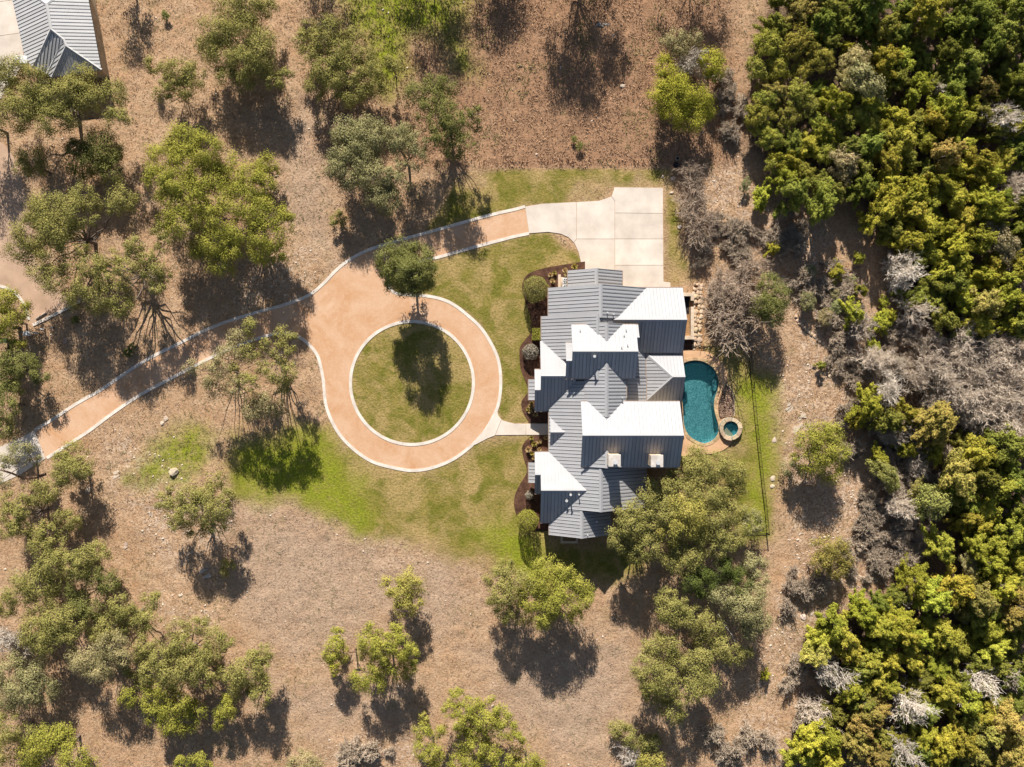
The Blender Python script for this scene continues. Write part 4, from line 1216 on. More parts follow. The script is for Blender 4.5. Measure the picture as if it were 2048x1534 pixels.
AUTO = []     # things that get their labels together, once all are placed
def place_veg(kind, u, v, r, hue, name, desc, cat, group, hgt=1.0, squash=1.0, seedoff=0):
    rnd = random.Random(int(u * 31 + v * 17) + seedoff)
    if kind == 'cedar': mh, tk = CEDARS[rnd.randrange(len(CEDARS))]; R0, h0 = 25.0, 2.5
    elif kind == 'round': mh, tk = ROUNDS[rnd.randrange(len(ROUNDS))]; R0, h0 = 26.0, 2.8
    elif kind == 'bare': mh, tk = BARES[rnd.randrange(len(BARES))], None; R0, h0 = 29.0, 1.8
    else: mh, tk = BRUSH[rnd.randrange(len(BRUSH))], None; R0, h0 = 17.0, 0.6
    s = r / R0 * (1.38 if kind == 'cedar' else 1.12)
    x, y, z = P(u, v, h0 * s * hgt); z = float(gz(x, y)) - 0.05
    t = empty(name, (x, y, z), rnd.uniform(0, 6.28)); asp = rnd.uniform(0.8, 1.25); t.scale = (s * asp, s / asp, s * hgt * squash * (rnd.uniform(0.78, 1.3) if kind == 'cedar' else 1.0))
    g = rnd.uniform(0.8, 1.2); c = [x_ * g * (rnd.uniform(0.92, 1.08) if kind in ('cedar', 'round') else 1.0) for x_ in hue]
    if kind in ('bare', 'brush'):
        o = link("branches", mh, t); o.color = (*c, 1)
    else:
        o = link("crown", mh, t); o.color = (*c, 1)
        o = link("trunk", tk, t); o.color = BARK
    AUTO.append((t, u, v, desc, cat, group))
    return t

def ordinal(i, n, words=("topmost", "lowest")):
    num = ["second", "third", "fourth", "fifth", "sixth", "seventh", "eighth", "ninth", "tenth", "eleventh", "twelfth", "thirteenth", "fourteenth", "fifteenth", "sixteenth", "seventeenth", "eighteenth", "nineteenth", "twentieth", "twenty-first", "twenty-second", "twenty-third", "twenty-fourth", "twenty-fifth", "twenty-sixth", "twenty-seventh", "twenty-eighth", "twenty-ninth", "thirtieth", "thirty-first", "thirty-second", "thirty-third"]
    if i == 0: return words[0]
    if i == n - 1: return words[1]
    return num[i - 1] + " from the top" if i - 1 < len(num) else "lower middle"

def region(u, v):
    if u < 700: return "at the left side"
    rows = [(130, "along the top right"), (260, "in the upper right wood"), (395, "right of the court's top"), (520, "right of the parking court"), (680, "right of the house's upper half"), (800, "right of the pool"),
            (940, "right of the spa"), (1090, "right of the fence's lower end"), (1210, "below the fence's corner"), (1310, "atop the lower right wood"), (1400, "mid lower right wood"), (9999, "in the bottom right corner")]
    for lim, w in rows:
        if v < lim: return w
# ------------------------------------------------------------------ the oaks, crown by crown as the photo shows them
oak("spreading olive live oak hiding the corner of the pale-roofed building", [(25, 142, 25), (76, 163, 22), (51, 203, 28), (102, 193, 27), (142, 193, 26), (165, 158, 20), (178, 198, 22), (224, 193, 22), (140, 229, 24), (102, 241, 24), (236, 236, 18), (38, 229, 24), (8, 158, 22), (75, 215, 24), (8, 205, 20)], 6.4, 'olive', tr=0.3)
oak("dark oak in shade just below the building's big live oak", [(198, 292, 28), (165, 330, 24), (224, 343, 20), (190, 318, 24), (222, 308, 18), (150, 300, 16)], 3.8, 'green', tr=0.22)
oak("small oak over the edge of the left gravel lane", [(66, 320, 22), (48, 336, 14), (84, 335, 12)], 4.0, 'olive', sparse=0.8)
oak("bushy oak near the top edge, right of the pale-roofed building", [(470, 25, 30), (427, 66, 28), (483, 66, 30), (445, 107, 28), (483, 127, 25), (520, 110, 26), (498, 20, 22), (525, 84, 24), (518, 132, 22), (530, 20, 18), (420, 95, 18), (455, 150, 18), (490, 165, 16), (545, 165, 14), (566, 158, 14)], 4.4, 'olive', tr=0.26)
oak("small ragged oak between the pale-roofed building and the bushy oak", [(310, 132, 14), (356, 142, 22), (391, 152, 20), (328, 183, 16), (376, 173, 20), (345, 165, 14)], 3.0, 'olive', tr=0.12)
oak("large yellow-green oak above the entrance drive, left half of the pair", [(371, 285, 28), (412, 300, 26), (325, 320, 26), (369, 330, 30), (318, 366, 25), (407, 356, 28), (343, 405, 26), (381, 400, 28), (361, 446, 25), (407, 441, 25), (402, 494, 20), (330, 440, 16), (350, 366, 24), (422, 330, 18)], 6.8, 'bright', tr=0.3)
oak("large yellow-green oak above the entrance drive, right half of the pair", [(470, 343, 26), (503, 366, 26), (432, 355, 24), (432, 395, 28), (483, 405, 28), (508, 426, 24), (445, 438, 25), (483, 464, 24), (432, 487, 24), (445, 525, 22), (535, 431, 25), (568, 446, 18), (535, 469, 26), (525, 499, 22), (551, 505, 16), (571, 423, 12), (525, 372, 22), (465, 500, 18)], 6.6, 'bright', tr=0.3)
oak("little yellow-green oak on the slope beside the paired large oaks", [(533, 330, 17), (545, 342, 10), (524, 342, 10)], 2.6, 'bright', tr=0.1)
oak("dense oak clump beside the bright green grass at the top", [(617, 61, 15), (663, 58, 20), (607, 84, 16), (652, 84, 20), (708, 79, 18), (624, 107, 18), (675, 107, 20), (703, 107, 18), (650, 142, 22), (632, 178, 18), (668, 163, 20), (703, 142, 20), (739, 142, 22), (746, 163, 20), (708, 188, 20), (680, 135, 18), (730, 115, 16), (690, 175, 18)], 4.2, 'olive', tr=0.24)
oak("thin young tree with a visible stem in the bright green grass", [(790, 132, 14), (778, 122, 9)], 3.6, 'olive', tr=0.08)
oak("open-crowned oak casting shade across the drive's upper branch", [(866, 173, 17), (896, 175, 18), (830, 193, 20), (866, 198, 20), (848, 224, 16), (891, 229, 22), (907, 244, 20), (879, 244, 20), (952, 229, 12), (950, 249, 10), (891, 269, 20), (929, 285, 18), (879, 280, 16), (907, 300, 16), (930, 225, 9)], 6.4, 'green', tr=0.2, sparse=0.85)
oak("broad grey-green oak above the drive's upper branch", [(693, 267, 24), (734, 269, 26), (688, 295, 22), (724, 292, 24), (754, 275, 22), (683, 328, 22), (673, 338, 18), (703, 351, 24), (734, 330, 24), (746, 356, 22), (764, 376, 18), (774, 400, 22), (751, 395, 18)], 5.0, 'grey', tr=0.24)
oak("twisted oak with bare limbs right of the broad grey-green oak", [(795, 275, 22), (820, 264, 18), (810, 295, 20), (835, 285, 16), (833, 315, 18), (792, 366, 22), (775, 350, 12), (800, 330, 10)], 5.6, 'grey', tr=0.2, sparse=0.8)
oak("compact dark oak on the planted point beside the circular drive", [(790, 499, 18), (777, 520, 20), (815, 512, 20), (833, 507, 18), (848, 527, 20), (802, 543, 24), (835, 545, 24), (790, 563, 16), (815, 568, 20), (848, 558, 16), (858, 540, 12), (770, 538, 12), (782, 552, 14), (812, 530, 20), (822, 548, 20), (825, 570, 19, 3.6), (845, 566, 16, 4.0), (806, 568, 17, 3.8), (788, 560, 13, 4.6), (828, 574, 15, 2.2)], 7.4, 'green', tr=0.2, spread_z=2.0, base=(833, 580))
oak("oak at the fork of the entrance drive, green half", [(568, 672, 18), (581, 685, 18), (561, 708, 20), (551, 743, 22), (581, 746, 18), (503, 655, 18), (503, 705, 22), (478, 749, 22), (503, 768, 18), (568, 768, 18), (525, 735, 14), (530, 690, 12)], 7.2, 'olive', tr=0.24, sparse=0.8, rs=0.8, fork=0.2)
oak("pale thin-leaved tree beside the entrance drive, tan crown", [(483, 685, 24), (458, 718, 26), (420, 749, 24), (381, 736, 14), (432, 770, 24), (470, 775, 20), (440, 735, 18)], 6.4, 'pale', tr=0.2, sparse=0.6, rs=0.85, fork=0.2)
oak("small pale-crowned tree below the fork oak", [(506, 823, 20), (540, 806, 24), (525, 818, 18), (561, 816, 18), (500, 800, 12)], 5.2, 'pale', tr=0.16, sparse=0.7, rs=0.85, fork=0.2)
oak("sprawling live oak with bare limbs above the entrance drive, left part", [(102, 426, 33), (147, 426, 26), (78, 430, 20), (165, 395, 20), (188, 408, 14), (189, 442, 9), (64, 472, 28), (107, 464, 28), (46, 494, 26), (102, 497, 24), (140, 460, 18), (84, 543, 20), (109, 558, 22), (140, 533, 18), (147, 591, 20), (244, 400, 22), (229, 416, 13)], 7.0, 'olive', tr=0.3, fork=0.3, sparse=0.85)
oak("sprawling live oak above the entrance drive, lower right part with dark limbs", [(183, 533, 20), (224, 517, 15), (254, 538, 18), (178, 568, 22), (193, 599, 22), (234, 591, 24), (242, 612, 20), (270, 507, 16), (292, 522, 18), (305, 545, 18), (333, 555, 13), (267, 487, 15), (330, 487, 16), (323, 464, 15), (165, 502, 14), (315, 576, 12), (210, 560, 14)], 7.0, 'olive', tr=0.3, fork=0.3, sparse=0.85)
oak("yellow-green oak at the left edge beside the gravel lane's kerb", [(15, 604, 20), (33, 621, 20), (8, 639, 22), (10, 667, 16), (36, 688, 12)], 3.6, 'bright', tr=0.14)
oak("dark oak at the left edge below the utility posts", [(51, 736, 22), (25, 720, 18), (81, 751, 14), (10, 761, 20), (10, 735, 16)], 3.4, 'green', tr=0.16)
oak("shaded oak at the left edge beside the drive's upper kerb", [(10, 790, 22), (15, 818, 18), (15, 857, 18), (35, 775, 12)], 3.2, 'green', tr=0.16)
oak("pale oak with a heavy brown limb over the concrete apron", [(46, 902, 22), (25, 912, 20), (76, 923, 10), (8, 958, 18), (14, 925, 14)], 4.4, 'grey', tr=0.2, sparse=0.6, rs=0.85)
oak("slender oak with a long bare stem below the apron", [(152, 907, 20), (122, 918, 12), (165, 938, 18), (132, 943, 20), (152, 943, 20), (127, 966, 10)], 4.4, 'olive', tr=0.15, fork=0.7)
oak("loose oak clump at the left edge with shaded ground beneath", [(64, 986, 18), (97, 981, 18), (84, 994, 16), (25, 1004, 18), (30, 1029, 20), (15, 1055, 18), (38, 1052, 16), (97, 1065, 18), (71, 1068, 14)], 4.2, 'olive', tr=0.2, sparse=0.9)
oak("small oak just below the slender long-stemmed oak", [(140, 1040, 16), (122, 1035, 12), (150, 1050, 10)], 3.4, 'olive', tr=0.1, fork=0.6)
oak("oak with horizontal sprays at the upper edge of the lower left grove", [(86, 1098, 22), (114, 1096, 18), (102, 1129, 20), (165, 1116, 18), (198, 1106, 18), (152, 1134, 20), (213, 1100, 10), (178, 1139, 16), (125, 1120, 14)], 4.2, 'olive', tr=0.2)
oak("lone oak on the stony slope left of the dormant field", [(328, 1001, 14), (343, 979, 8), (381, 996, 20), (412, 1001, 20), (351, 1019, 18), (376, 1027, 20), (407, 1024, 20), (437, 1022, 18), (453, 996, 14), (392, 1052, 18), (356, 1045, 14), (432, 1052, 14)], 5.4, 'olive', tr=0.2)
oak("small yellow-green sapling above the lone oak on the stony slope", [(432, 961, 17), (425, 975, 9)], 2.6, 'olive', tr=0.08, sparse=0.7)
oak("tiny oak sapling in the lone oak's shadow", [(455, 1136, 12), (448, 1144, 7)], 1.8, 'olive', tr=0.06)
oak("oak in the lower left grove, uppermost left crown", [(76, 1169, 25), (38, 1182, 24), (109, 1169, 18), (15, 1210, 18)], 4.6, 'olive')
oak("dark oak in the lower left grove beneath the horizontal-spray oak", [(198, 1154, 20), (216, 1167, 18), (163, 1210, 22), (183, 1220, 18), (150, 1180, 14)], 4.2, 'green')
oak("broad oak in the lower left grove beside the dead tree", [(84, 1220, 24), (114, 1246, 26), (71, 1266, 24), (152, 1241, 20), (97, 1281, 24), (135, 1275, 18)], 4.8, 'olive')
oak("pale oak at the lower left grove's upper right edge", [(244, 1215, 20), (300, 1200, 16), (269, 1246, 22), (224, 1256, 22), (305, 1241, 18), (254, 1230, 18), (198, 1266, 18)], 4.4, 'olive')
oak("pale crown in the middle of the lower left grove", [(229, 1291, 24), (178, 1317, 24), (158, 1312, 18), (216, 1322, 22), (198, 1342, 18), (245, 1315, 16)], 5.0, 'pale', sparse=0.9)
oak("wide oak on the right of the lower left grove, nearest the field", [(292, 1291, 18), (356, 1261, 18), (394, 1251, 16), (364, 1291, 18), (432, 1276, 20), (453, 1291, 12), (356, 1317, 22), (394, 1309, 22), (419, 1309, 18), (300, 1342, 20), (285, 1363, 14), (351, 1342, 24), (381, 1337, 22), (269, 1337, 18), (407, 1357, 18), (325, 1315, 18)], 5.0, 'olive', tr=0.28)
oak("oak at the lower left grove's right tip, against the open field", [(496, 1342, 24), (473, 1357, 20), (508, 1322, 16), (523, 1307, 16), (520, 1335, 18), (525, 1388, 18), (518, 1363, 14), (488, 1388, 16), (445, 1347, 14)], 4.8, 'olive')
oak("bright-tipped oak at the lower edge of the lower left grove", [(330, 1380, 18), (300, 1398, 16), (259, 1393, 16), (305, 1426, 18), (346, 1423, 20), (361, 1403, 18), (338, 1444, 18), (371, 1439, 20), (394, 1423, 18)], 4.2, 'bright')
oak("small bright oak between the grove's lower edge and its right tip", [(452, 1418, 18), (437, 1441, 12), (462, 1405, 12)], 3.4, 'bright', tr=0.12)
oak("shaded oak at the left edge, below the dead tree", [(20, 1342, 24), (71, 1352, 24), (46, 1380, 26), (84, 1380, 22), (15, 1393, 22)], 4.4, 'grey')
oak("oak at the left edge, above the bottom corner", [(20, 1449, 24), (15, 1500, 22), (48, 1465, 16)], 4.2, 'olive')
oak("oak in the bottom left corner beside the small dry clearing", [(86, 1482, 25), (117, 1485, 24), (66, 1510, 22), (137, 1474, 14), (152, 1520, 24), (180, 1530, 14)], 4.4, 'bright')
oak("small yellow-green oak cut by the bottom edge, left of centre", [(396, 1523, 14), (364, 1528, 12), (410, 1535, 12)], 2.8, 'bright', tr=0.1)
oak("pale oak top cut by the bottom edge beside the grey brush", [(607, 1527, 20), (590, 1540, 14), (628, 1538, 14)], 3.0, 'pale', tr=0.12)
oak("small brown-green oak alone in the dormant field, uppermost", [(820, 1159, 18), (785, 1174, 18), (823, 1177, 18), (802, 1190, 18), (810, 1215, 16), (830, 1205, 12)], 4.3, 'gold', tr=0.13, fork=0.5)
oak("narrow small oak beside the wooden post in the field", [(673, 1266, 11), (668, 1302, 18), (685, 1307, 14), (660, 1312, 12), (676, 1285, 10)], 3.9, 'bright', tr=0.1, fork=0.5)
oak("tiny yellow bush beside the narrow oak in the field", [(671, 1336, 9), (668, 1344, 6)], 0.9, 'cedar', tr=0.05, name="bush", cat="bush")
oak("round open oak in the middle of the dormant field", [(739, 1286, 20), (746, 1263, 14), (785, 1266, 16), (774, 1286, 16), (807, 1294, 18), (820, 1312, 16), (739, 1309, 16), (790, 1327, 20), (815, 1335, 16), (759, 1330, 18), (731, 1355, 20), (749, 1365, 16), (767, 1302, 16)], 5.4, 'bright', tr=0.18, fork=0.4)
oak("small two-tufted oak near the bottom edge, left of the bright oak", [(848, 1464, 14), (876, 1462, 12), (843, 1497, 14), (866, 1508, 16), (876, 1518, 12)], 3.6, 'bright', tr=0.12, fork=0.5)
oak("many-tufted bright yellow-green oak at the bottom edge centre", [(914, 1396, 14), (902, 1419, 14), (930, 1424, 16), (947, 1408, 14), (980, 1416, 18), (917, 1444, 14), (942, 1447, 16), (968, 1441, 18), (1006, 1436, 16), (1008, 1459, 20), (932, 1482, 16), (955, 1469, 18), (955, 1495, 14), (942, 1518, 20), (917, 1525, 14), (980, 1505, 18), (1006, 1525, 16), (1035, 1477, 12)], 5.4, 'bright', tr=0.22)
oak("bright oak tip at the bottom edge, right of the many-tufted oak", [(1050, 1518, 22), (1030, 1528, 14), (1075, 1530, 12)], 3.6, 'bright', tr=0.12)
oak("pair-crowned oak below the lawn, left of the house's shadow, left crown", [(1045, 1169, 22), (1028, 1195, 20), (993, 1159, 18), (1006, 1190, 20), (993, 1208, 14), (1013, 1230, 14), (1045, 1228, 18), (1011, 1129, 12), (1020, 1150, 14)], 5.6, 'olive', tr=0.2)
oak("pair-crowned oak below the lawn, right crown nearer the house", [(1078, 1164, 22), (1066, 1195, 24), (1122, 1157, 20), (1127, 1182, 22), (1160, 1177, 20), (1173, 1202, 14), (1096, 1215, 22), (1127, 1210, 22), (1152, 1233, 14), (1084, 1233, 18), (1091, 1136, 20), (1129, 1144, 16), (1100, 1185, 20)], 6.0, 'bright', tr=0.24)
oak("great oak shading the house's lower right corner, crown nearest the pool", [(1389, 923, 22), (1427, 933, 24), (1465, 943, 20), (1363, 943, 22), (1345, 961, 18), (1401, 958, 24), (1440, 971, 22), (1376, 989, 22), (1414, 994, 24), (1447, 1002, 22), (1427, 1035, 22), (1465, 1024, 20), (1473, 975, 16), (1385, 935, 16)], 5.8, 'olive', tr=0.3)
oak("great oak against the house's lower right corner, crown over the roof edge", [(1300, 984, 18), (1333, 986, 18), (1292, 1004, 18), (1256, 1030, 20), (1290, 1030, 20), (1325, 1027, 20), (1234, 1058, 12), (1236, 1078, 18), (1262, 1052, 20), (1300, 1055, 20), (1264, 1088, 18), (1295, 1091, 22), (1274, 1108, 16), (1330, 1008, 14)], 6.2, 'olive', tr=0.26)
oak("tan-flushed oak crown in the middle of the great oaks by the house", [(1358, 1017, 20), (1384, 1030, 22), (1338, 1063, 20), (1371, 1060, 16), (1401, 1065, 22), (1350, 1045, 14), (1398, 1042, 16)], 6.6, 'gold', tr=0.2)
oak("lower crown of the great oaks by the house, above the shaded yard", [(1440, 1065, 20), (1473, 1065, 18), (1412, 1088, 20), (1356, 1103, 20), (1363, 1126, 22), (1386, 1116, 18), (1465, 1085, 16), (1338, 1121, 14), (1440, 1095, 14)], 5.4, 'olive', tr=0.2)
oak("pale grey-green oak beside the fence's inner corner", [(1503, 1045, 20), (1488, 1030, 12), (1518, 1052, 10)], 3.2, 'grey', tr=0.1, sparse=0.8)
oak("dark upper oak in the grove below the great oaks", [(1389, 1159, 22), (1414, 1174, 18), (1440, 1140, 20), (1478, 1164, 22), (1460, 1135, 14), (1400, 1140, 14)], 5.0, 'dark', tr=0.24)
oak("pale grey-green oak on the right of the grove below the great oaks", [(1447, 1195, 22), (1503, 1190, 24), (1493, 1220, 24), (1516, 1241, 18), (1503, 1258, 20), (1508, 1131, 20), (1515, 1160, 16), (1470, 1215, 14)], 5.0, 'grey', tr=0.22)
oak("olive oak on the left of the grove below the great oaks", [(1333, 1195, 16), (1338, 1220, 20), (1356, 1233, 18), (1384, 1235, 18), (1417, 1253, 22), (1396, 1266, 18), (1360, 1212, 14)], 4.8, 'olive', tr=0.2)
oak("small oak with pale bare limb at the grove's lower right", [(1447, 1297, 20), (1470, 1309, 16), (1490, 1302, 12), (1432, 1285, 12)], 4.0, 'olive', tr=0.14)
oak("oak at the bottom of the grove, left crown above the field", [(1320, 1297, 24), (1343, 1289, 18), (1300, 1294, 14), (1284, 1332, 20), (1307, 1355, 22), (1330, 1368, 20), (1300, 1388, 18), (1325, 1413, 12), (1345, 1419, 20), (1358, 1398, 14), (1290, 1373, 14)], 5.4, 'olive', tr=0.2, fork=0.45)
oak("oak at the bottom of the grove, right crown with pale twigs", [(1396, 1322, 18), (1412, 1317, 12), (1353, 1337, 18), (1389, 1352, 22), (1409, 1363, 22), (1384, 1378, 20), (1372, 1330, 12)], 5.6, 'olive', tr=0.2, fork=0.45)
oak("round dark bush in the field near the bottom edge", [(1237, 1459, 15), (1233, 1468, 9)], 1.4, 'olive', tr=0.06, name="bush", cat="bush")
oak("olive bush above the dead shrub near the bottom edge", [(1267, 1474, 16), (1285, 1488, 10)], 1.6, 'olive', tr=0.06, name="bush", cat="bush")
oak("olive bush right of the dead shrub near the bottom edge", [(1300, 1485, 14), (1312, 1478, 8)], 1.6, 'green', tr=0.06, name="bush", cat="bush")
oak("golden bush under the dead shrub at the bottom edge", [(1300, 1518, 18), (1285, 1530, 12), (1318, 1528, 10)], 1.6, 'gold', tr=0.06, name="bush", cat="bush")
oak("tiny dark bush beside the round field oak's shadow", [(848, 1434, 9), (852, 1440, 6)], 0.7, 'gold', tr=0.04, name="bush", cat="bush")
oak("low bush on the slope left of the drive's upper branch", [(678, 438, 12), (668, 444, 8)], 1.0, 'olive', tr=0.05, name="bush", cat="bush")
oak("oak on the clearing's right side below the spa's level", [(1637, 862, 20), (1662, 874, 20), (1614, 890, 22), (1644, 902, 26), (1675, 902, 20), (1627, 923, 22), (1660, 938, 20), (1590, 915, 8)], 4.2, 'bright', tr=0.18)
oak("grey-green bush at the foot of the clearing oak", [(1581, 938, 15), (1606, 948, 12)], 1.6, 'grey', tr=0.06, name="bush", cat="bush")
oak("rust-brown cedar standing alone right of the fence's corner", [(1647, 1098, 20), (1672, 1098, 18), (1639, 1126, 16), (1672, 1134, 18), (1655, 1115, 16), (1690, 1120, 12)], 2.8, 'rust', tr=0.12, name="cedar_tree")
oak("dark green oak beside the bare tree, right of the stone wall", [(1540, 573, 20), (1550, 596, 22), (1545, 624, 22), (1526, 609, 20)], 4.0, 'green', tr=0.16)
oak("yellow-green cedar clump standing alone above the parking court, lower left mass", [(1340, 173, 28), (1320, 198, 22), (1358, 193, 26), (1396, 198, 22), (1401, 219, 20), (1350, 224, 22), (1384, 241, 20), (1330, 132, 16), (1330, 155, 14)], 3.4, 'cedar', tr=0.16, name="cedar_tree")
oak("small yellow-green cedar right of the grey bare tree above the parking court", [(1422, 122, 20), (1432, 137, 18), (1425, 155, 12)], 3.2, 'cedar', tr=0.12, name="cedar_tree")
oak("pale tree behind the grey bare tree above the parking court", [(1350, 86, 20), (1365, 100, 12), (1389, 76, 13)], 3.2, 'pale', tr=0.1)
# trees just outside the top edge: their shade falls into the photo
for lab, lb, hm in (("oak beyond the top edge shading the slope left of the bright grass", [(600, -105, 26), (630, -95, 28), (655, -110, 22), (620, -130, 22)], 5.0),
                    ("oak beyond the top edge shading the bright grass", [(800, -125, 28), (840, -95, 34), (880, -85, 30), (860, -135, 26), (895, -120, 22)], 5.8),
                    ("oak beyond the top edge, right of the bright grass", [(960, -110, 28), (1000, -85, 26), (1015, -120, 26), (985, -140, 24)], 5.6),
                    ("tall oak beyond the top edge above the brown slope", [(1110, -75, 28), (1150, -50, 28), (1190, -70, 30), (1220, -100, 28), (1140, -110, 30), (1180, -30, 22), (1110, -60, 20), (1110, -140, 26), (1160, -150, 28), (1205, -150, 28), (1150, -180, 26), (1195, -190, 24)], 7.0),
                    ("oak beyond the top edge above the bare cedar clump", [(1350, -110, 28), (1390, -95, 32), (1430, -100, 28), (1400, -130, 26)], 5.6),
                    ("added unseen oak beyond the left edge shading the gravel lane", [(-40, 230, 26), (-15, 255, 22), (-55, 270, 24), (-20, 215, 18)], 5.0),  # out of view, added to throw shade on the lane
                    ("oak beyond the top edge beside the pale-roofed building", [(225, -60, 22), (250, -40, 20), (240, -85, 20)], 4.6)):
    oak(lab, lb, hm, 'green', tr=0.2, sparse=0.6)

# ------------------------------------------------------------------ the dense wood on the right
def many(kind, hue, name, desc, cat, group, pts, **kw):
    for (u, v, r) in pts: place_veg(kind, u, v, r, HUE[hue] if isinstance(hue, str) else hue, name, desc, cat, group, **kw)
GW = "trees of the wood on the right"
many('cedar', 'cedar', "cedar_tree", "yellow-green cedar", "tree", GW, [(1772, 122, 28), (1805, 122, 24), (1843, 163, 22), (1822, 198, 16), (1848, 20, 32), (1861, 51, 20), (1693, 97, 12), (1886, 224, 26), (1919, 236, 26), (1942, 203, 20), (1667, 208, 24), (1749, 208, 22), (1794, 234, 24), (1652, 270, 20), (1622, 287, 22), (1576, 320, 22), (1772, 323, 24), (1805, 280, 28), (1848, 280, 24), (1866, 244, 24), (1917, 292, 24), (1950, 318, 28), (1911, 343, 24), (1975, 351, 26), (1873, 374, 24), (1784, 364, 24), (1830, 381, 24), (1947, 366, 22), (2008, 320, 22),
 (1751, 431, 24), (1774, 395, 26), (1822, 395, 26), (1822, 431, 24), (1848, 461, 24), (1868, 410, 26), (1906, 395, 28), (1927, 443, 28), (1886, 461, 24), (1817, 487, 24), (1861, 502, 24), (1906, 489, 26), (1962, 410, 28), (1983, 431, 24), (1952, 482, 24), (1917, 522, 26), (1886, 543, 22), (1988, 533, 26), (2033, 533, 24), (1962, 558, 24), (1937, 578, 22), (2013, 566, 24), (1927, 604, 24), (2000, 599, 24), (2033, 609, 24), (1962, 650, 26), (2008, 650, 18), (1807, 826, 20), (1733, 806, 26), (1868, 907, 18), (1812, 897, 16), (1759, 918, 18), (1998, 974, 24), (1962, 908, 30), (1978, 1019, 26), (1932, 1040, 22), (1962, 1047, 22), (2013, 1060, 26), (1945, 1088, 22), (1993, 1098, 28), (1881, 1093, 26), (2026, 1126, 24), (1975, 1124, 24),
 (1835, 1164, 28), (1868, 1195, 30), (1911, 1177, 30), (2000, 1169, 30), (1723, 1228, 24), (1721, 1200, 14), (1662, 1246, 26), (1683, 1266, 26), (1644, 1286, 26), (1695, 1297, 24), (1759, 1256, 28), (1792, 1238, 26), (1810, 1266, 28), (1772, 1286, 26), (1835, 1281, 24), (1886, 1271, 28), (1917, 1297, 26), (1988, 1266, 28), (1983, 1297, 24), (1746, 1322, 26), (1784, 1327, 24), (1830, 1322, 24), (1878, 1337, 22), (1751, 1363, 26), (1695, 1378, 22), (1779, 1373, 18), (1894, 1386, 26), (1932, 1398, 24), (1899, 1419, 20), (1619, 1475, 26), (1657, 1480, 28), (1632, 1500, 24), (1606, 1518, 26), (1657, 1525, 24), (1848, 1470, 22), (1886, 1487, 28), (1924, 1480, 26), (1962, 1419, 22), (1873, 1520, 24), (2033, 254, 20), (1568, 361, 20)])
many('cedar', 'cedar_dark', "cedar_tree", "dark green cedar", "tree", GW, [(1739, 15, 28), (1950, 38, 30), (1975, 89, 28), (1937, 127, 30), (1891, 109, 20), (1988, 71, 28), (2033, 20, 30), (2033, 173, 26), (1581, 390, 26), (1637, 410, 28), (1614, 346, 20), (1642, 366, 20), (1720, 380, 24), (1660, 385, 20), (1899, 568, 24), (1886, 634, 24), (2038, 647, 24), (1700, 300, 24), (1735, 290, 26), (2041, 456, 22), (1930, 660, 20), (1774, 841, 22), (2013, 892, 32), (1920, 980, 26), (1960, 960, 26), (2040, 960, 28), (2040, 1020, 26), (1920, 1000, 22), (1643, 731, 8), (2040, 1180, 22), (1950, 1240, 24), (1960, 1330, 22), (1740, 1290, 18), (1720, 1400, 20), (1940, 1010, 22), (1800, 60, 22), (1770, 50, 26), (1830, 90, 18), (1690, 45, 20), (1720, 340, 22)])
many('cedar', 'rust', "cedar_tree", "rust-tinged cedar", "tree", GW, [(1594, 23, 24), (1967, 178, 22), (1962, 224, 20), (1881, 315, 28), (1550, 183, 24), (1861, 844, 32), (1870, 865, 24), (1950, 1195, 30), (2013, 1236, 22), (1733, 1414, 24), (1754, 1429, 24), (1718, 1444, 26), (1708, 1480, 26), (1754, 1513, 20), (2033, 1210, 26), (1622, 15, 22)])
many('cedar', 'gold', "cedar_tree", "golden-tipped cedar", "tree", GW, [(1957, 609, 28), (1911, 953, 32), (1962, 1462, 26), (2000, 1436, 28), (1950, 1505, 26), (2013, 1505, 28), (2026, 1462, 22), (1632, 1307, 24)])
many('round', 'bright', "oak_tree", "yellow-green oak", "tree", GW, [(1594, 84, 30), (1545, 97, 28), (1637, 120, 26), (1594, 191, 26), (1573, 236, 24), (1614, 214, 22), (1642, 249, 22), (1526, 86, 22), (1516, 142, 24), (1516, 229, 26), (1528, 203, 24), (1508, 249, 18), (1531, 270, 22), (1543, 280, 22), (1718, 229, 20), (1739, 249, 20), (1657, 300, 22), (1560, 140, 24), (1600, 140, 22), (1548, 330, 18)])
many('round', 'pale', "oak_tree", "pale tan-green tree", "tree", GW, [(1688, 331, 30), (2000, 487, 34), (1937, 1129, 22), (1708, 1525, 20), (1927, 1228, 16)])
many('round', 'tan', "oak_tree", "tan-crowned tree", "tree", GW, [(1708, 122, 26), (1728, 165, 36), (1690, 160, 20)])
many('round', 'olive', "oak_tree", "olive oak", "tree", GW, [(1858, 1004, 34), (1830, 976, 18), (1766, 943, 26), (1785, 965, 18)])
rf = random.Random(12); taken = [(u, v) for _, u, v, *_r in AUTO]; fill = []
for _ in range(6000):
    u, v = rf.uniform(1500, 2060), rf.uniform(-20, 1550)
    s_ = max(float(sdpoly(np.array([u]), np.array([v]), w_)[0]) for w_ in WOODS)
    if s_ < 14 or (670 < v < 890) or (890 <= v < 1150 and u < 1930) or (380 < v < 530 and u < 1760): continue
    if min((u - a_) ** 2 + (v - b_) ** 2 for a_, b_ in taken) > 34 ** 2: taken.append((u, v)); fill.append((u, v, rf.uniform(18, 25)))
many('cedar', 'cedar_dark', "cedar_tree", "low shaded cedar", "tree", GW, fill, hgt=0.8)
GB = "bushes on the slope right of the house"
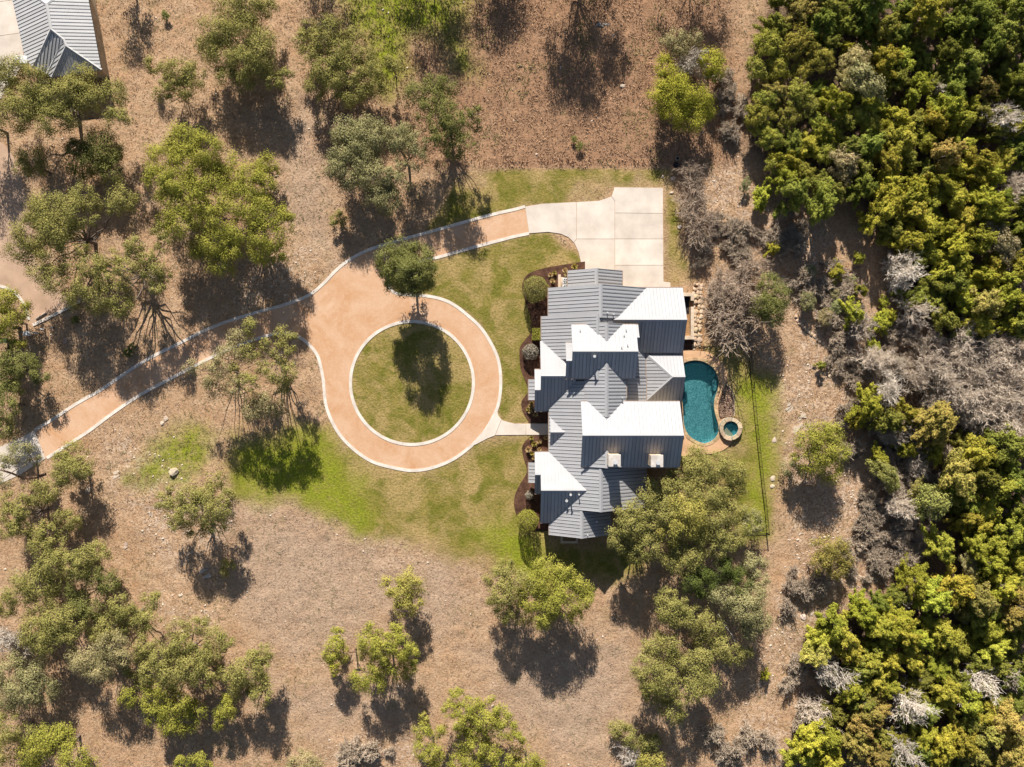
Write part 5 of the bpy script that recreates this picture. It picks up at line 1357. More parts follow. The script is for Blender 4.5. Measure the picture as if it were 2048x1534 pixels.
many('cedar', 'cedar', "cedar_bush", "small yellow-green cedar bush", "bush", GB, [(1675, 543, 15), (1718, 517, 10), (1721, 581, 11), (1703, 624, 20), (1769, 604, 10), (1764, 644, 18), (1780, 632, 12), (1749, 693, 12), (1545, 497, 12), (1525, 392, 18), (1713, 844, 14), (1532, 1350, 9)], hgt=0.8)
many('round', 'grey', "bush", "grey-olive bush", "bush", GB, [(1672, 614, 14), (1652, 634, 16), (1616, 604, 18), (1619, 543, 14), (1670, 589, 12), (1703, 560, 10), (1490, 370, 12)], hgt=0.7)
many('round', 'green', "bush", "small dark bush", "bush", "small bushes on the dry slopes", [(1160, 292, 9), (1148, 278, 7), (330, 30, 9), (262, 697, 10), (150, 640, 8), (20, 697, 8), (255, 706, 10), (520, 330, 8)], hgt=0.6)
GD = "leafless trees in and around the wood"
GREYB = (0.66, 0.55, 0.44); WHITEB = (0.72, 0.63, 0.53); BROWNB = (0.47, 0.36, 0.27)
many('bare', WHITEB, "bare_tree", "leafless whitish tree", "tree", GD, [(2008, 236, 34), (1381, 125, 30), (1822, 1414, 34), (1962, 1368, 34), (1810, 538, 36), (1805, 1508, 32), (20, 1284, 30), (1774, 780, 30), (1870, 175, 18), (1890, 205, 16), (1665, 1347, 32)], hgt=1.5)
many('bare', WHITEB, "bare_shrub", "leafless whitish shrub", "shrub", GD, [(1262, 1508, 22)])
many('bare', GREYB, "bare_tree", "leafless grey tree", "tree", GD, [(2033, 369, 26), (2026, 400, 30), (1830, 624, 32), (1723, 650, 28), (1922, 667, 28), (1873, 685, 26), (1962, 698, 34), (2013, 698, 34), (1911, 716, 32), (1861, 731, 32), (1962, 736, 34), (2026, 749, 34), (1784, 731, 28), (1746, 718, 28), (1937, 785, 35), (2000, 798, 38), (1962, 831, 34), (2013, 844, 32), (1899, 780, 30), (1835, 933, 26), (1784, 869, 26), (1797, 1014, 28), (1632, 1429, 30), (2021, 1355, 28), (1802, 1200, 20), (1990, 760, 30), (1920, 830, 26), (1830, 760, 26), (1885, 760, 30), (1940, 745, 34), (1985, 720, 34), (2040, 715, 30), (1990, 830, 34), (1960, 790, 34), (2040, 800, 34), (1870, 800, 26), (1910, 805, 28), (1935, 700, 26), (1990, 680, 24), (2040, 870, 28), (1980, 865, 26)], hgt=1.25)
many('bare', BROWNB, "bare_tree", "leafless brown thicket tree", "tree", GD, [(1470, 640, 52), (1490, 590, 46), (1440, 590, 34), (1385, 400, 34), (1400, 450, 34), (1385, 345, 26), (1505, 540, 34), (1450, 560, 26)], squash=0.9)
GS = "twiggy leafless shrubs on the rocky slope"
rb = random.Random(8)
brush_pts = []
for (u, v, ru, rv, n) in ((1450, 480, 60, 90, 16), (1560, 470, 50, 60, 10), (1650, 560, 60, 70, 14), (1700, 720, 50, 60, 12), (1720, 860, 40, 60, 10), (1760, 1000, 40, 60, 12), (1820, 880, 60, 60, 18), (1870, 930, 50, 40, 12), (1800, 960, 40, 60, 12), (1850, 1050, 40, 50, 10), (1780, 1100, 50, 40, 10), (1700, 640, 60, 60, 12), (1800, 700, 60, 40, 12), (1720, 1110, 50, 60, 14), (1820, 1070, 30, 50, 8), (1600, 1380, 30, 70, 10), (1470, 200, 40, 90, 10), (1480, 1480, 60, 40, 9), (740, 1510, 60, 20, 7), (1600, 1170, 40, 60, 9)):
    for i in range(n):
        a = rb.uniform(0, 6.28); q = math.sqrt(rb.random())
        brush_pts.append((u + ru * q * math.cos(a), v + rv * q * math.sin(a), rb.uniform(11, 23)))
many('brush', (0.50, 0.40, 0.30), "leafless_shrub", "twiggy leafless shrub", "shrub", GS, brush_pts)

# labels for the planted-by-list things: kind, where, and its rank from the top among its like
byset = {}
for t, u, v, desc, cat, grp in AUTO:
    w = region(u, v)
    if u > 1450 and u < 1800 and "wood" not in w and "corner" not in w: w = w + ", clearing side"
    elif u >= 1985: w = w + ", right edge"
    if u < 1450 and u > 700: w = "above the parking court" if v < 330 else ("between the court and the stone wall" if v < 720 else "near the bottom edge")
    byset.setdefault((desc, w, cat, grp), []).append((v, u, t))
for (desc, w, cat, grp), lst in byset.items():
    lst.sort(key=lambda q: (q[0], q[1]))
    for i, (v, u, t) in enumerate(lst):
        lab = f"{desc} {w}" if len(lst) == 1 else f"{desc} {w}, {ordinal(i, len(lst))}"
        tag(t, lab, cat, grp)
# ------------------------------------------------------------------ clipped shrubs and bed plants
def ball_shrub(label, u, v, rpx, hgt, hue, seed, squash=1.0, leaf=0.11, name="clipped_shrub"):
    r = rpx / S * 0.96; x, y, _ = P(u, v, hgt * 0.5); rng = np.random.default_rng(seed)
    t = tag(empty(name, (x, y, float(gz(x, y)))), label, "shrub")
    n = int(4 * math.pi * r * r * 1.7 / (leaf * leaf * 0.6))
    d = rng.normal(size=(n, 3)); d /= np.linalg.norm(d, axis=1)[:, None]
    lump = 1 + 0.07 * np.sin(d[:, 0] * 5 + seed) * np.sin(d[:, 1] * 6 + 1) + 0.05 * np.sin(d[:, 2] * 8 + seed)
    rad = (1 - 0.16 * rng.random(n) ** 2) * lump
    c = d * rad[:, None] * np.array([r, r, hgt / 2]); c[:, 2] += hgt / 2 + 0.05
    V, F = leaf_quads(c, d + rng.normal(size=(n, 3)) * 0.5, leaf * rng.uniform(0.7, 1.3, n), rng.uniform(0.5, 0.8, (n, 1)), rng)
    o = link("foliage", mesh_np("foliage", V, F, M['leaf'], False, {"tint": np.repeat(rng.random(n) * 0.85, 3)}), t); o.color = (*HUE[hue], 1)
    segs = [(0, 0, -0.1, 0.02, 0, hgt * 0.7, 0.07, 0.03)]
    for i in range(10):
        a = i * 0.63; segs.append((0, 0, hgt * 0.3, r * 0.75 * math.cos(a), r * 0.75 * math.sin(a), hgt * (0.4 + 0.3 * (i % 2)), 0.03, 0.012))
    V, F = tubes(segs, 5); o = link("stem", mesh_np("stem", V, F, M['bark'], True), t); o.color = BARK
    return t
ball_shrub("large round clipped green shrub near the air-conditioning units", 1071, 578, 27, 3.5, 'olive', 3)
ball_shrub("round clipped bright green shrub at the house's lower left corner", 1055, 1041, 23, 3.9, 'bright', 4)
ball_shrub("silvery sage shrub against the house's front wall", 1061, 704, 17, 1.7, 'silver', 5, leaf=0.16, name="sage_shrub")
ball_shrub("tall silvery sage shrub beside the lower window awning", 1059, 990, 9, 1.8, 'silver', 6, leaf=0.15, name="sage_shrub")
def hedge(label, u0, u1, v0, v1, h, hue, seed):
    x0, y0, _ = P(u0, v1, h); x1, y1, _ = P(u1, v0, h); cx, cy = (x0 + x1) / 2, (y0 + y1) / 2; a, b = (x1 - x0) / 2, (y1 - y0) / 2
    t = tag(empty("box_hedge", (cx, cy, 0)), label, "hedge"); rng = np.random.default_rng(seed)
    n = 4200; d = rng.uniform(-1, 1, (n, 3)); k = rng.integers(0, 5, n); s = 1 - 0.12 * rng.random(n)
    nr = np.zeros((n, 3))
    for ax, sg, kk in ((0, 1, 0), (0, -1, 1), (1, 1, 2), (1, -1, 3), (2, 1, 4)):
        m = k == kk; d[m, ax] = sg * s[m]; nr[m, ax] = sg
    c = d * np.array([a, b, h / 2]); c[:, 2] += h / 2
    V, F = leaf_quads(c, nr + rng.normal(size=(n, 3)) * 0.5, 0.11 * rng.uniform(0.7, 1.3, n), rng.uniform(0.5, 0.8, (n, 1)), rng)
    o = link("foliage", mesh_np("foliage", V, F, M['leaf'], False, {"tint": np.repeat(rng.random(n) * 0.85, 3)}), t); o.color = (*HUE[hue], 1)
    V, F = tubes([(i * 0.4 - 0.4, 0, -0.1, i * 0.4 - 0.4, 0, h * 0.8, 0.04, 0.02) for i in range(3)], 5); o = link("stem", mesh_np("stem", V, F, M['bark'], True), t); o.color = BARK
hedge("square clipped yellow-green hedge between the round shrub and silvery sage", 1064.5, 1082, 656, 680, 1.3, 'bright', 7)

def clump_mesh(seed, R_=0.42, h=0.7, n=150):
    rng = np.random.default_rng(seed); a = rng.uniform(0, 6.28, n); lean = rng.random(n) ** 0.6 * R_
    tip = np.stack([np.cos(a) * lean, np.sin(a) * lean, h * (1 - 0.5 * (lean / R_) ** 2) * rng.uniform(0.7, 1.1, n)], 1)
    b0 = np.stack([np.cos(a) * lean * 0.25, np.sin(a) * lean * 0.25, np.zeros(n)], 1); sd_ = np.stack([-np.sin(a), np.cos(a), np.zeros(n)], 1) * 0.022
    mid = b0 * 0.45 + tip * 0.55 + np.array([0, 0, 0.12])
    V = np.stack([b0 - sd_, b0 + sd_, mid + sd_ * 0.8, tip, mid - sd_ * 0.8], 1).reshape(-1, 3)
    F = np.concatenate([np.stack([np.arange(n) * 5, np.arange(n) * 5 + 1, np.arange(n) * 5 + 2, np.arange(n) * 5 + 4], 1), np.stack([np.arange(n) * 5 + 4, np.arange(n) * 5 + 2, np.arange(n) * 5 + 3, np.arange(n) * 5 + 3], 1)])
    F2 = [tuple(f) if f[2] != f[3] else tuple(f[:3]) for f in F.tolist()]
    me = bpy.data.meshes.new("blades"); me.from_pydata(V.tolist(), [], F2); at_ = me.attributes.new("tint", 'FLOAT', 'POINT'); at_.data.foreach_set("value", np.repeat(rng.random(n), 5).astype(np.float32)); me.materials.append(M['leaf']); me.update(); return me
CL = [clump_mesh(900 + i) for i in range(3)]
where = [("beside the upper window awning", [(1060, 813, 6), (1063, 808, 6), (1056, 818, 6), (1065, 817, 5), (1060, 823, 6), (1071, 829, 7)]), ("in the bed left of the entry, below the walk", [(1063, 876, 6), (1068, 888, 7), (1078, 883, 7), (1057, 899, 8), (1079, 899, 6), (1064, 907, 6), (1068, 916, 6), (1092, 876, 6)]),
         ("beside the air-conditioning screen wall", [(1101, 550, 6), (1109, 546, 6), (1105, 562, 7)]), ("at the bed's tip beside the parking court", [(1130, 541, 7), (1149, 533, 8), (1134, 549, 8)])]
for w, pts in where:
    for i, (u, v, r) in enumerate(sorted(pts, key=lambda q: q[1])):
        x, y, _ = P(u, v, 0.4); t = tag(empty("ornamental_grass", (x, y, 0.06), u), f"tan ornamental grass clump {w}, {ordinal(i, len(pts))}", "grass clump", "ornamental grasses in the front beds")
        s = r / S / 0.42; t.scale = (s, s, s); o = link("blades", CL[i % 3], t); o.color = (*((0.62, 0.46, 0.23) if i % 3 else (0.45, 0.37, 0.10)), 1)

# ------------------------------------------------------------------ stones
def stone_mesh(seed, sub=2, flat=0.5, angular=0.35):
    rng = np.random.default_rng(seed); bm = bmesh.new(); bmesh.ops.create_icosphere(bm, subdivisions=sub, radius=1.0)
    pl = rng.normal(size=(9, 3)); pl /= np.linalg.norm(pl, axis=1)[:, None]; dd = rng.uniform(0.55, 0.9, 9)
    for vv in bm.verts:
        p = np.array(vv.co)
        for k in range(9):
            e = p.dot(pl[k]) - dd[k]
            if e > 0: p = p - pl[k] * e * 0.95
        p += rng.normal(size=3) * 0.03
        vv.co = (p[0], p[1], p[2] * flat)
    me = bpy.data.meshes.new("stone"); bm.to_mesh(me); bm.free(); me.materials.append(M['stone']); return me
ST = [stone_mesh(50 + i, 2, 0.5 + 0.1 * (i % 3)) for i in range(6)]
def slab_mesh(seed):
    rng_ = np.random.default_rng(seed); mb = MB(); n_ = 7 + seed % 3
    for k in range(n_):
        a0 = rng_.uniform(0, 6.28); rr_ = math.sqrt(rng_.random()) * 0.75; cx_, cy_ = rr_ * math.cos(a0), rr_ * math.sin(a0); m_ = int(rng_.integers(5, 8)); q = rng_.uniform(0.22, 0.5)
        th = np.sort(rng_.uniform(0, 6.28, m_)); rad_ = q * rng_.uniform(0.6, 1.15, m_)
        if np.max(np.diff(np.append(th, th[0] + 6.283))) > 2.9: continue
        mb.prism([(cx_ + rad_[i] * math.cos(th[i]), cy_ + rad_[i] * math.sin(th[i])) for i in range(m_)], -0.5, rng_.uniform(0.15, 0.9))
    me = mb.mesh("outcrop", M['stone']); return me
SLB = [slab_mesh(70 + i) for i in range(6)]
LIME = (0.58, 0.47, 0.37)
def boulder(label, u, v, w, h, rot=0.0, z=0.0, parent=None, name="limestone_boulder", group=None, colr=LIME, tall=0.6):
    rnd = random.Random(int(u * 13 + v)); x, y, zz = P(u, v)
    o = link(name, SLB[rnd.randrange(6)] if tall < 0.35 else ST[rnd.randrange(6)], parent); o.location = (x, y, zz + z); o.scale = (w / S / 2 * 1.15, h / S / 2 * 1.15, tall * (w + h) / S / 4 * 1.1); o.rotation_euler = (0, 0, rot)
    g = rnd.uniform(0.82, 1.1); o.color = (colr[0] * g, colr[1] * g * rnd.uniform(0.95, 1.03), colr[2] * g * rnd.uniform(0.92, 1.05), 1)
    if label: tag(o, label, "rock", group)
    return o
boulder("big pale limestone boulder in the bright green patch on the left", 347, 945, 21, 15, 0.5, 0.15)
boulder("pale flat rock above the bright green patch, right of the drive's shade", 331, 838, 12, 10, 0.8, 0.02)
boulder("small pale rock beside the flat rock above the bright green patch", 324, 847, 9, 8, 0.2, 0.02)
boulder("flat limestone slab just left of the tiny sapling in shade", 413, 1146, 34, 18, 0.2, -0.02, tall=0.2, colr=(0.5, 0.46, 0.42))
boulder("pale rock outcrop beside the lone oak's upper left", 358, 985, 18, 12, 0.7, 0.0, tall=0.3)
boulder("flat pale rock right of the slender oak", 178, 982, 16, 12, 0.1, 0.0, tall=0.3)
boulder("grey-white rock patch above the stony slope's middle", 236, 951, 24, 16, 0.4, 0.0, tall=0.2)
boulder("pale rock patch in the middle of the stony slope", 298, 1027, 18, 14, 1.1, 0.0, tall=0.25)
boulder("elongated pale rock on the stony slope's middle", 313, 1040, 14, 9, 2.0, 0.0, tall=0.25)
boulder("pale rock at the foot of the stony slope", 253, 1094, 12, 16, 0.1, 0.0, tall=0.25)
boulder("upper pale stone in the row beside the lower left grove", 412, 1222, 11, 9, 0.2, 0.0, tall=0.25)
boulder("middle pale stone in the row beside the lower left grove", 414, 1237, 10, 9, 0.5, 0.0, tall=0.25)
boulder("lowest pale stone in the row beside the lower left grove", 417, 1249, 12, 8, 0.9, 0.0, tall=0.25)
boulder("bright pale rock beside the lower left grove's pale oak", 361, 1191, 10, 7, 0.1, 0.0)
boulder("white rock alone on the brown slope above the parking court", 1245, 172, 11, 8, 0.3, 0.05)
boulder("grey flat rock in the large shadow at the top", 1206, 51, 28, 14, 0.1, 0.0, tall=0.2, colr=(0.42, 0.4, 0.38))
boulder("smaller grey rock in the large shadow at the top", 1225, 70, 16, 9, 0.1, 0.0, tall=0.25, colr=(0.42, 0.4, 0.38))
boulder("rock in the shadow's lower part above the brown slope", 1120, 135, 11, 10, 0.4, 0.0, tall=0.3, colr=(0.45, 0.42, 0.4))
boulder("flat bedrock patch on the clearing right of the fence", 1573, 810, 34, 26, 0.5, -0.02, tall=0.12)
boulder("bedrock strip on the clearing below the flat patch", 1600, 845, 26, 40, -0.6, -0.02, tall=0.1)
boulder("white rock just right of the fence, level with the spa", 1549, 880, 11, 11, 0.3, 0.0)
boulder("white rock right of the fence near the great oaks", 1546, 957, 11, 10, 1.0, 0.0)
boulder("white rock right of the fence below the great oaks", 1545, 973, 9, 8, 0.2, 0.0)
boulder("pale grey boulder beside the top of the stacked stone wall", 1360, 454, 9, 9, 0.6, 0.05)
boulder("large rock beside the court's upper right corner", 1346, 357, 10, 9, 0.6, 0.05)
boulder("small rock left of the court's corner rock", 1325, 353, 6, 6, 0.2, 0.03)
boulder("rock just outside the court's upper right corner", 1343, 386, 9, 6, 0.2, 0.03)
boulder("pale rock pile piece left of the bottom right wood's upper tip", 1606, 1234, 13, 15, 0.4, 0.03)
boulder("pale rock beside the wood's upper tip pile", 1624, 1228, 9, 8, 0.8, 0.03)
boulder("flat rock beside the utility posts on the left", 133, 683, 14, 12, 0.4, 0.0, tall=0.25, colr=(0.6, 0.42, 0.33))

# stacked stone retaining wall east of the house
rw = tag(empty("stone_retaining_wall", P(1395, 630)), "stacked limestone boulder wall between the house and the bare thicket", "wall")
rnd = random.Random(4)
rx0, ry0, rz0 = rw.location
def wall_stone(parent, u, v, w, h, z, tall=0.7):
    o = boulder(None, u, v, w, h, rnd.uniform(-0.4, 0.4), z, parent, "stone", tall=tall, colr=(0.58, 0.43, 0.29))
    o.location = (o.location[0] - parent.location[0], o.location[1] - parent.location[1], o.location[2] - parent.location[2])
for _ in range(70):
    wall_stone(rw, rnd.uniform(1386, 1403), rnd.uniform(568, 702), rnd.uniform(3, 6), rnd.uniform(3, 6), 0.08)
v = 570.0
while v < 700:
    us = [q + rnd.uniform(-2, 2) for q in ([1388, 1395.5, 1402] if v < 650 else [1389.5, 1399])]
    hh = rnd.uniform(7.5, 12)
    for u in us: wall_stone(rw, u + rnd.uniform(-1, 1), v + rnd.uniform(-1.5, 1.5), rnd.uniform(5.0, 9.5) * (1.0 if len(us) == 3 else 1.25), hh * rnd.uniform(0.75, 1.1), 0.12 + 0.12 * (u < 1392))
    v += hh * 0.92
M['dirt'] = speckle("reddish_soil", (0.34, 0.18, 0.08), (0.46, 0.27, 0.13), 5, 0.8, 0.03)
sheet("planting_soil", [(1384, 566), (1407, 566), (1407, 700), (1384, 704), (1362, 704), (1362, 590), (1384, 588)], 0.045, M['dirt'])
# capped garden walls there
pw_ = tag(empty("garden_wall", P(1384, 640)), "low tan masonry walls framing a pit beside the house's right side", "wall")
gx, gy, gz0 = pw_.location
for (u0, u1, v0, v1, h) in ((1363, 1388, 586, 592, 0.9), (1382, 1388, 592, 601, 0.9), (1382, 1388, 614, 672, 0.9), (1363, 1388, 672, 678.5, 0.9)):
    x0, y0, _ = P(u0, v1, h); x1, y1, _ = P(u1, v0, h)
    mb = MB(); mb.box(x0 - gx, x1 - gx, y0 - gy, y1 - gy, -0.4 - gz0, h - 0.08); mb.build("wall_face", M['wallstone'], pw_)
    mb = MB(); mb.box(x0 - gx - 0.03, x1 - gx + 0.03, y0 - gy - 0.03, y1 - gy + 0.03, h - 0.078, h); shape_bevel(mb.build("wall_cap", M['capstone'], pw_), 0.02)
mb = MB(); x0, y0, _ = P(1364, 628); x1, y1, _ = P(1378, 593); mb.box(x0, x1, y0, y1, -0.05, 0.06)
tag(mb.build("black_pit_slab", M['dark_metal']), kind="structure")  # flat black slab at ground level, in place of the pit's depth
mb = MB(); x0, y0, _ = P(1362, 701); x1, y1, _ = P(1387, 679.5); mb.box(x0, x1, y0, y1, -0.05, 0.07)
tag(mb.build("equipment_pad", M['mulch']), kind="structure")
# line of stones on the slope
rl = tag(empty("stone_edging", P(1630, 690)), "curving row of limestone blocks along the clearing's upper right edge", "wall")
line = smooth([(1592, 634), (1604, 652), (1618, 664), (1634, 678), (1650, 692), (1664, 702), (1672, 718), (1671, 740), (1660, 752)], 3)
for i, (u, v) in enumerate(line):
    if i % 1 == 0: wall_stone(rl, u + rnd.uniform(-1, 1), v + rnd.uniform(-1, 1), rnd.uniform(6, 9), rnd.uniform(6, 9), 0.08, 0.6)

# loose rubble and pebbles, nobody could count them
def scatter_stones(name, pts, smin, smax, seed, base, flat=0.5, zoff=0.0):
    rng = np.random.default_rng(seed)
    ico = bmesh.new(); bmesh.ops.create_icosphere(ico, subdivisions=1, radius=1.0); iv = np.array([v_.co for v_ in ico.verts]); ifc = np.array([[x_.index for x_ in f_.verts] for f_ in ico.faces]); ico.free()
    n = len(pts); sz = smin + (smax - smin) * rng.random(n) ** 3
    V = iv[None] * (1 + rng.normal(size=(n, len(iv), 1)) * 0.16) * sz[:, None, None] * np.stack([rng.uniform(0.7, 1.3, n), rng.uniform(0.7, 1.3, n), np.full(n, flat)], 1)[:, None, :]
    a = rng.uniform(0, 6.28, n); ca, sa = np.cos(a)[:, None], np.sin(a)[:, None]
    V = np.stack([V[..., 0] * ca - V[..., 1] * sa, V[..., 0] * sa + V[..., 1] * ca, V[..., 2]], 2) + pts[:, None, :] + np.array([0, 0, zoff])
    F = (ifc[None] + (np.arange(n) * len(iv))[:, None, None]).reshape(-1, 3)
    o = link(name, mesh_np(name, V.reshape(-1, 3), F, M['stone'])); o.color = (*base, 1)
    return o
rng = np.random.default_rng(77)
def sample(n, lo=(-72, -55), hi=(74, 56)):
    x = rng.uniform(lo[0], hi[0], n); y = rng.uniform(lo[1], hi[1], n); z = gz(x, y); u = 1024 + x * S * H / (H - z); v = 767 - y * S * H / (H - z)
    return x, y, z, u, v
def surf(x, y):
    """height of the built ground sheet"""
    i = np.clip(np.searchsorted(xs, x) - 1, 0, nx - 2); j = np.clip(np.searchsorted(ys, y) - 1, 0, ny - 2)
    Z = fz2.reshape(ny, nx); tx = (x - xs[i]) / (xs[i + 1] - xs[i]); ty = (y - ys[j]) / (ys[j + 1] - ys[j])
    return (Z[j, i] * (1 - tx) + Z[j, i + 1] * tx) * (1 - ty) + (Z[j + 1, i] * (1 - tx) + Z[j + 1, i + 1] * tx) * ty
x, y, z, u, v = sample(150000); lw, vi, gr, rk, hd = masks(u, v, x, y)
cl = fbm(x * 0.25, y * 0.25, 41, 3)
keep = (rng.random(len(x)) < np.clip(rk * 0.38 * sstep(0.42, 0.6, cl) + 0.010, 0, 1)) & (hd < -3) & (lw < 0.35)
pts = np.stack([x, y, surf(x, y)], 1)[keep]
tag(scatter_stones("limestone_rubble", pts, 0.03, 0.20, 5, LIME, 0.35), "scattered pale limestone rubble on the dry slopes", "rubble", kind="stuff")
# pebbles of the rock bed
ru = rng.uniform(1436, 1468, 1500); rv = rng.uniform(768, 838, 1500); m = sdpoly(ru, rv, RB) > 2
pp = np.array([P(a, b) for a, b in zip(ru[m], rv[m])]); pp[:, 2] += 0.06
tag(scatter_stones("river_rocks", pp, 0.06, 0.16, 6, (0.26, 0.17, 0.12)), "brown and white river rocks in the bed beside the pool", "rocks", kind="stuff")

# ------------------------------------------------------------------ dry grass tufts over the unmown ground
x, y, z, u, v = sample(215000, (-73, -55), (60, 56)); lw, vi, gr, rk, hd = masks(u, v, x, y)
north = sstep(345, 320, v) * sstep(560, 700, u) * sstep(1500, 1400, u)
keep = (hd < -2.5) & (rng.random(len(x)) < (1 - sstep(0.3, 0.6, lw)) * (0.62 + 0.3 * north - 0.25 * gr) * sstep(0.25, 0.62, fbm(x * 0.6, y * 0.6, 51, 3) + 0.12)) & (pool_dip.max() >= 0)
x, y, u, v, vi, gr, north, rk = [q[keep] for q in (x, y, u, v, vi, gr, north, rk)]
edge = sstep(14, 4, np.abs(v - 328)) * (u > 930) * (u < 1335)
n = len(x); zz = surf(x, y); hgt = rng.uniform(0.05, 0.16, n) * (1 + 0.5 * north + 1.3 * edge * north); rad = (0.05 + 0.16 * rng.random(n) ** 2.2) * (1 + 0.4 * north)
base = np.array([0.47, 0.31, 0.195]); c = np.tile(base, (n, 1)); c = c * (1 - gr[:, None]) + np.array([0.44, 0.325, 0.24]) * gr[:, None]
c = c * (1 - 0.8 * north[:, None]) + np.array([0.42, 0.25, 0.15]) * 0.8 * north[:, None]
c = c * (1 - 0.85 * vi[:, None]) + np.array([0.15, 0.18, 0.02]) * 0.85 * vi[:, None]
grn = (fbm(x * 0.3, y * 0.3, 61, 3) > 0.6)[:, None] * 0.45; c = c * (1 - grn) + np.array([0.19, 0.19, 0.06]) * grn
c *= rng.uniform(0.66, 0.98, n)[:, None]
K = 4; a = rng.uniform(0, 6.28, (n, K)); pc = np.stack([x, y, zz], 1)[:, None, :]
dirv = np.stack([np.cos(a), np.sin(a), np.zeros_like(a)], 2); sdv = np.stack([-np.sin(a), np.cos(a), np.zeros_like(a)], 2)
b1 = pc + dirv * 0.02 + sdv * rad[:, None, None] * 0.30; b2 = pc + dirv * 0.02 - sdv * rad[:, None, None] * 0.30
tp = pc + dirv * rad[:, None, None] * rng.uniform(0.7, 2.0, (n, K, 1)) + np.array([0, 0, 1.0]) * (hgt[:, None] * rng.uniform(0.6, 1.2, (n, K)))[:, :, None]
V = np.stack([b1, b2, tp], 2).reshape(-1, 3); F = np.arange(len(V)).reshape(-1, 3)
t = NT("dry_grass"); t.done(t.attr("col", "Color"), None, 0.95, None, 0.05); M['grass'] = t.m
colv = np.repeat(np.concatenate([c, np.ones((n, 1))], 1), K * 3, 0)
o = link("dry_grass", mesh_np("dry_grass", V, F, M['grass'], False, None, {"col": colv})); tag(o, "short dry brown grass tufts covering the unmown slopes", "grass", kind="stuff")
TUFT_TRIS = len(F)
print('TRIS leaf', LEAF_TRIS[0], 'tuft', TUFT_TRIS, 'panels', N_PANELS[0], 'fill', len(fill))

# ------------------------------------------------------------------ fence, posts and other small things
fence = tag(empty("metal_fence", P(1530, 1066)), "thin black metal fence along the right lawn, turning at its bottom corner", "fence")
fx0, fy0, fz0 = fence.location
run = [(1496, 700), (1503, 775), (1510, 850), (1516, 905), (1522, 960), (1528, 1010), (1533, 1066)]
def fence_run(pts, hh=1.35):
    W3 = [P(u, v) for u, v in pts]; pk = MB()
    for i in range(len(W3) - 1):
        a, b = Vector(W3[i]), Vector(W3[i + 1]); a.z = float(gz(a.x, a.y)); b.z = float(gz(b.x, b.y))
        L = (b - a).length; k = max(1, round(L / 2.3))
        for j in range(k):
            p, q = a.lerp(b, j / k), a.lerp(b, (j + 1) / k)
            mb = MB(); mb.box(p.x - fx0 - 0.035, p.x - fx0 + 0.035, p.y - fy0 - 0.035, p.y - fy0 + 0.035, p.z - fz0 - 0.2, p.z - fz0 + hh + 0.08); mb.build("post", M['dark_metal'], fence)
            off = Vector((-fx0, -fy0, -fz0))
            for zz_ in (0.15, hh): 
                mb = MB(); mb.bar(p + off + Vector((0, 0, zz_)), q + off + Vector((0, 0, zz_)), 0.045, 0.045); mb.build("rail", M['dark_metal'], fence)
            npk = int((q - p).length / 0.115)
            for m_ in range(1, npk):
                s = p.lerp(q, m_ / npk) + off; pk.box(s.x - 0.009, s.x + 0.009, s.y - 0.009, s.y + 0.009, s.z + 0.05, s.z + hh - 0.03)
    e = W3[-1]; mb = MB(); mb.box(e[0] - fx0 - 0.055, e[0] - fx0 + 0.055, e[1] - fy0 - 0.055, e[1] - fy0 + 0.055, e[2] - fz0 - 0.2, e[2] - fz0 + hh + 0.1); mb.build("post", M['dark_metal'], fence)
    pk.build("pickets", M['dark_metal'], fence)["kind"] = "stuff"
fence_run(run); fence_run([(1532, 1066.5), (1495, 1068), (1470, 1069)])
# wooden T post in the field
x, y, _ = P(707, 1304, 1.7); tp_ = tag(empty("wooden_post", (x, y, float(gz(x, y)))), "wooden post with a short crossarm in the dormant field", "post")
mb = MB(); mb.box(-0.09, 0.09, -0.09, 0.09, -0.2, 1.75); shape_bevel(mb.build("post", M['wood'], tp_), 0.015)
mb = MB(); mb.bar((-0.55, -0.05, 1.83), (0.5, 0.12, 1.83), 0.2, 0.14); shape_bevel(mb.build("crossarm", M['wood'], tp_), 0.02)
mb = MB(); mb.bar((0.05, 0.05, 1.2), (0.45, 0.1, 1.76), 0.07, 0.07); mb.build("brace", M['wood'], tp_)
# utility posts on the left
def post_box(label, u, v, w, d, h, boxh, mat, pmat, name, cat, posts=1):
    x, y, _ = P(u, v, h); t = tag(empty(name, (x, y, float(gz(x, y)))), label, cat)
    mb = MB(); mb.box(-w / 2, w / 2, -d / 2, d / 2, h - boxh, h); shape_bevel(mb.build("box", mat, t), 0.02)
    mb = MB(); mb.box(-w / 2 - 0.04, w / 2 + 0.04, -d / 2 - 0.04, d / 2 + 0.04, h + 0.001, h + 0.03); mb.build("lid", mat, t)
    for i in range(posts):
        px = (i - (posts - 1) / 2) * w * 0.6; mb = MB(); mb.box(px - 0.05, px + 0.05, -0.05, 0.05, -0.2, h - boxh); mb.build("leg", pmat, t)
    return t
post_box("white utility box on a dark post at the left edge", 52, 667, 0.75, 0.55, 1.5, 0.6, M['white_paint'], M['dark_metal'], "utility_box", "utility box")
post_box("flat grey-green panel box right of the white utility box", 67, 666, 0.95, 0.28, 1.3, 0.35, M['capstone'], M['dark_metal'], "meter_box", "utility box", 1)
post_box("short post with a small white top right of the utility boxes", 84, 658, 0.4, 0.14, 0.8, 0.1, M['white_paint'], M['dark_metal'], "marker_post", "post")
post_box("tiny marker stake farthest right of the utility boxes", 104, 655, 0.16, 0.1, 0.55, 0.12, M['white_paint'], M['dark_metal'], "marker_stake", "post")
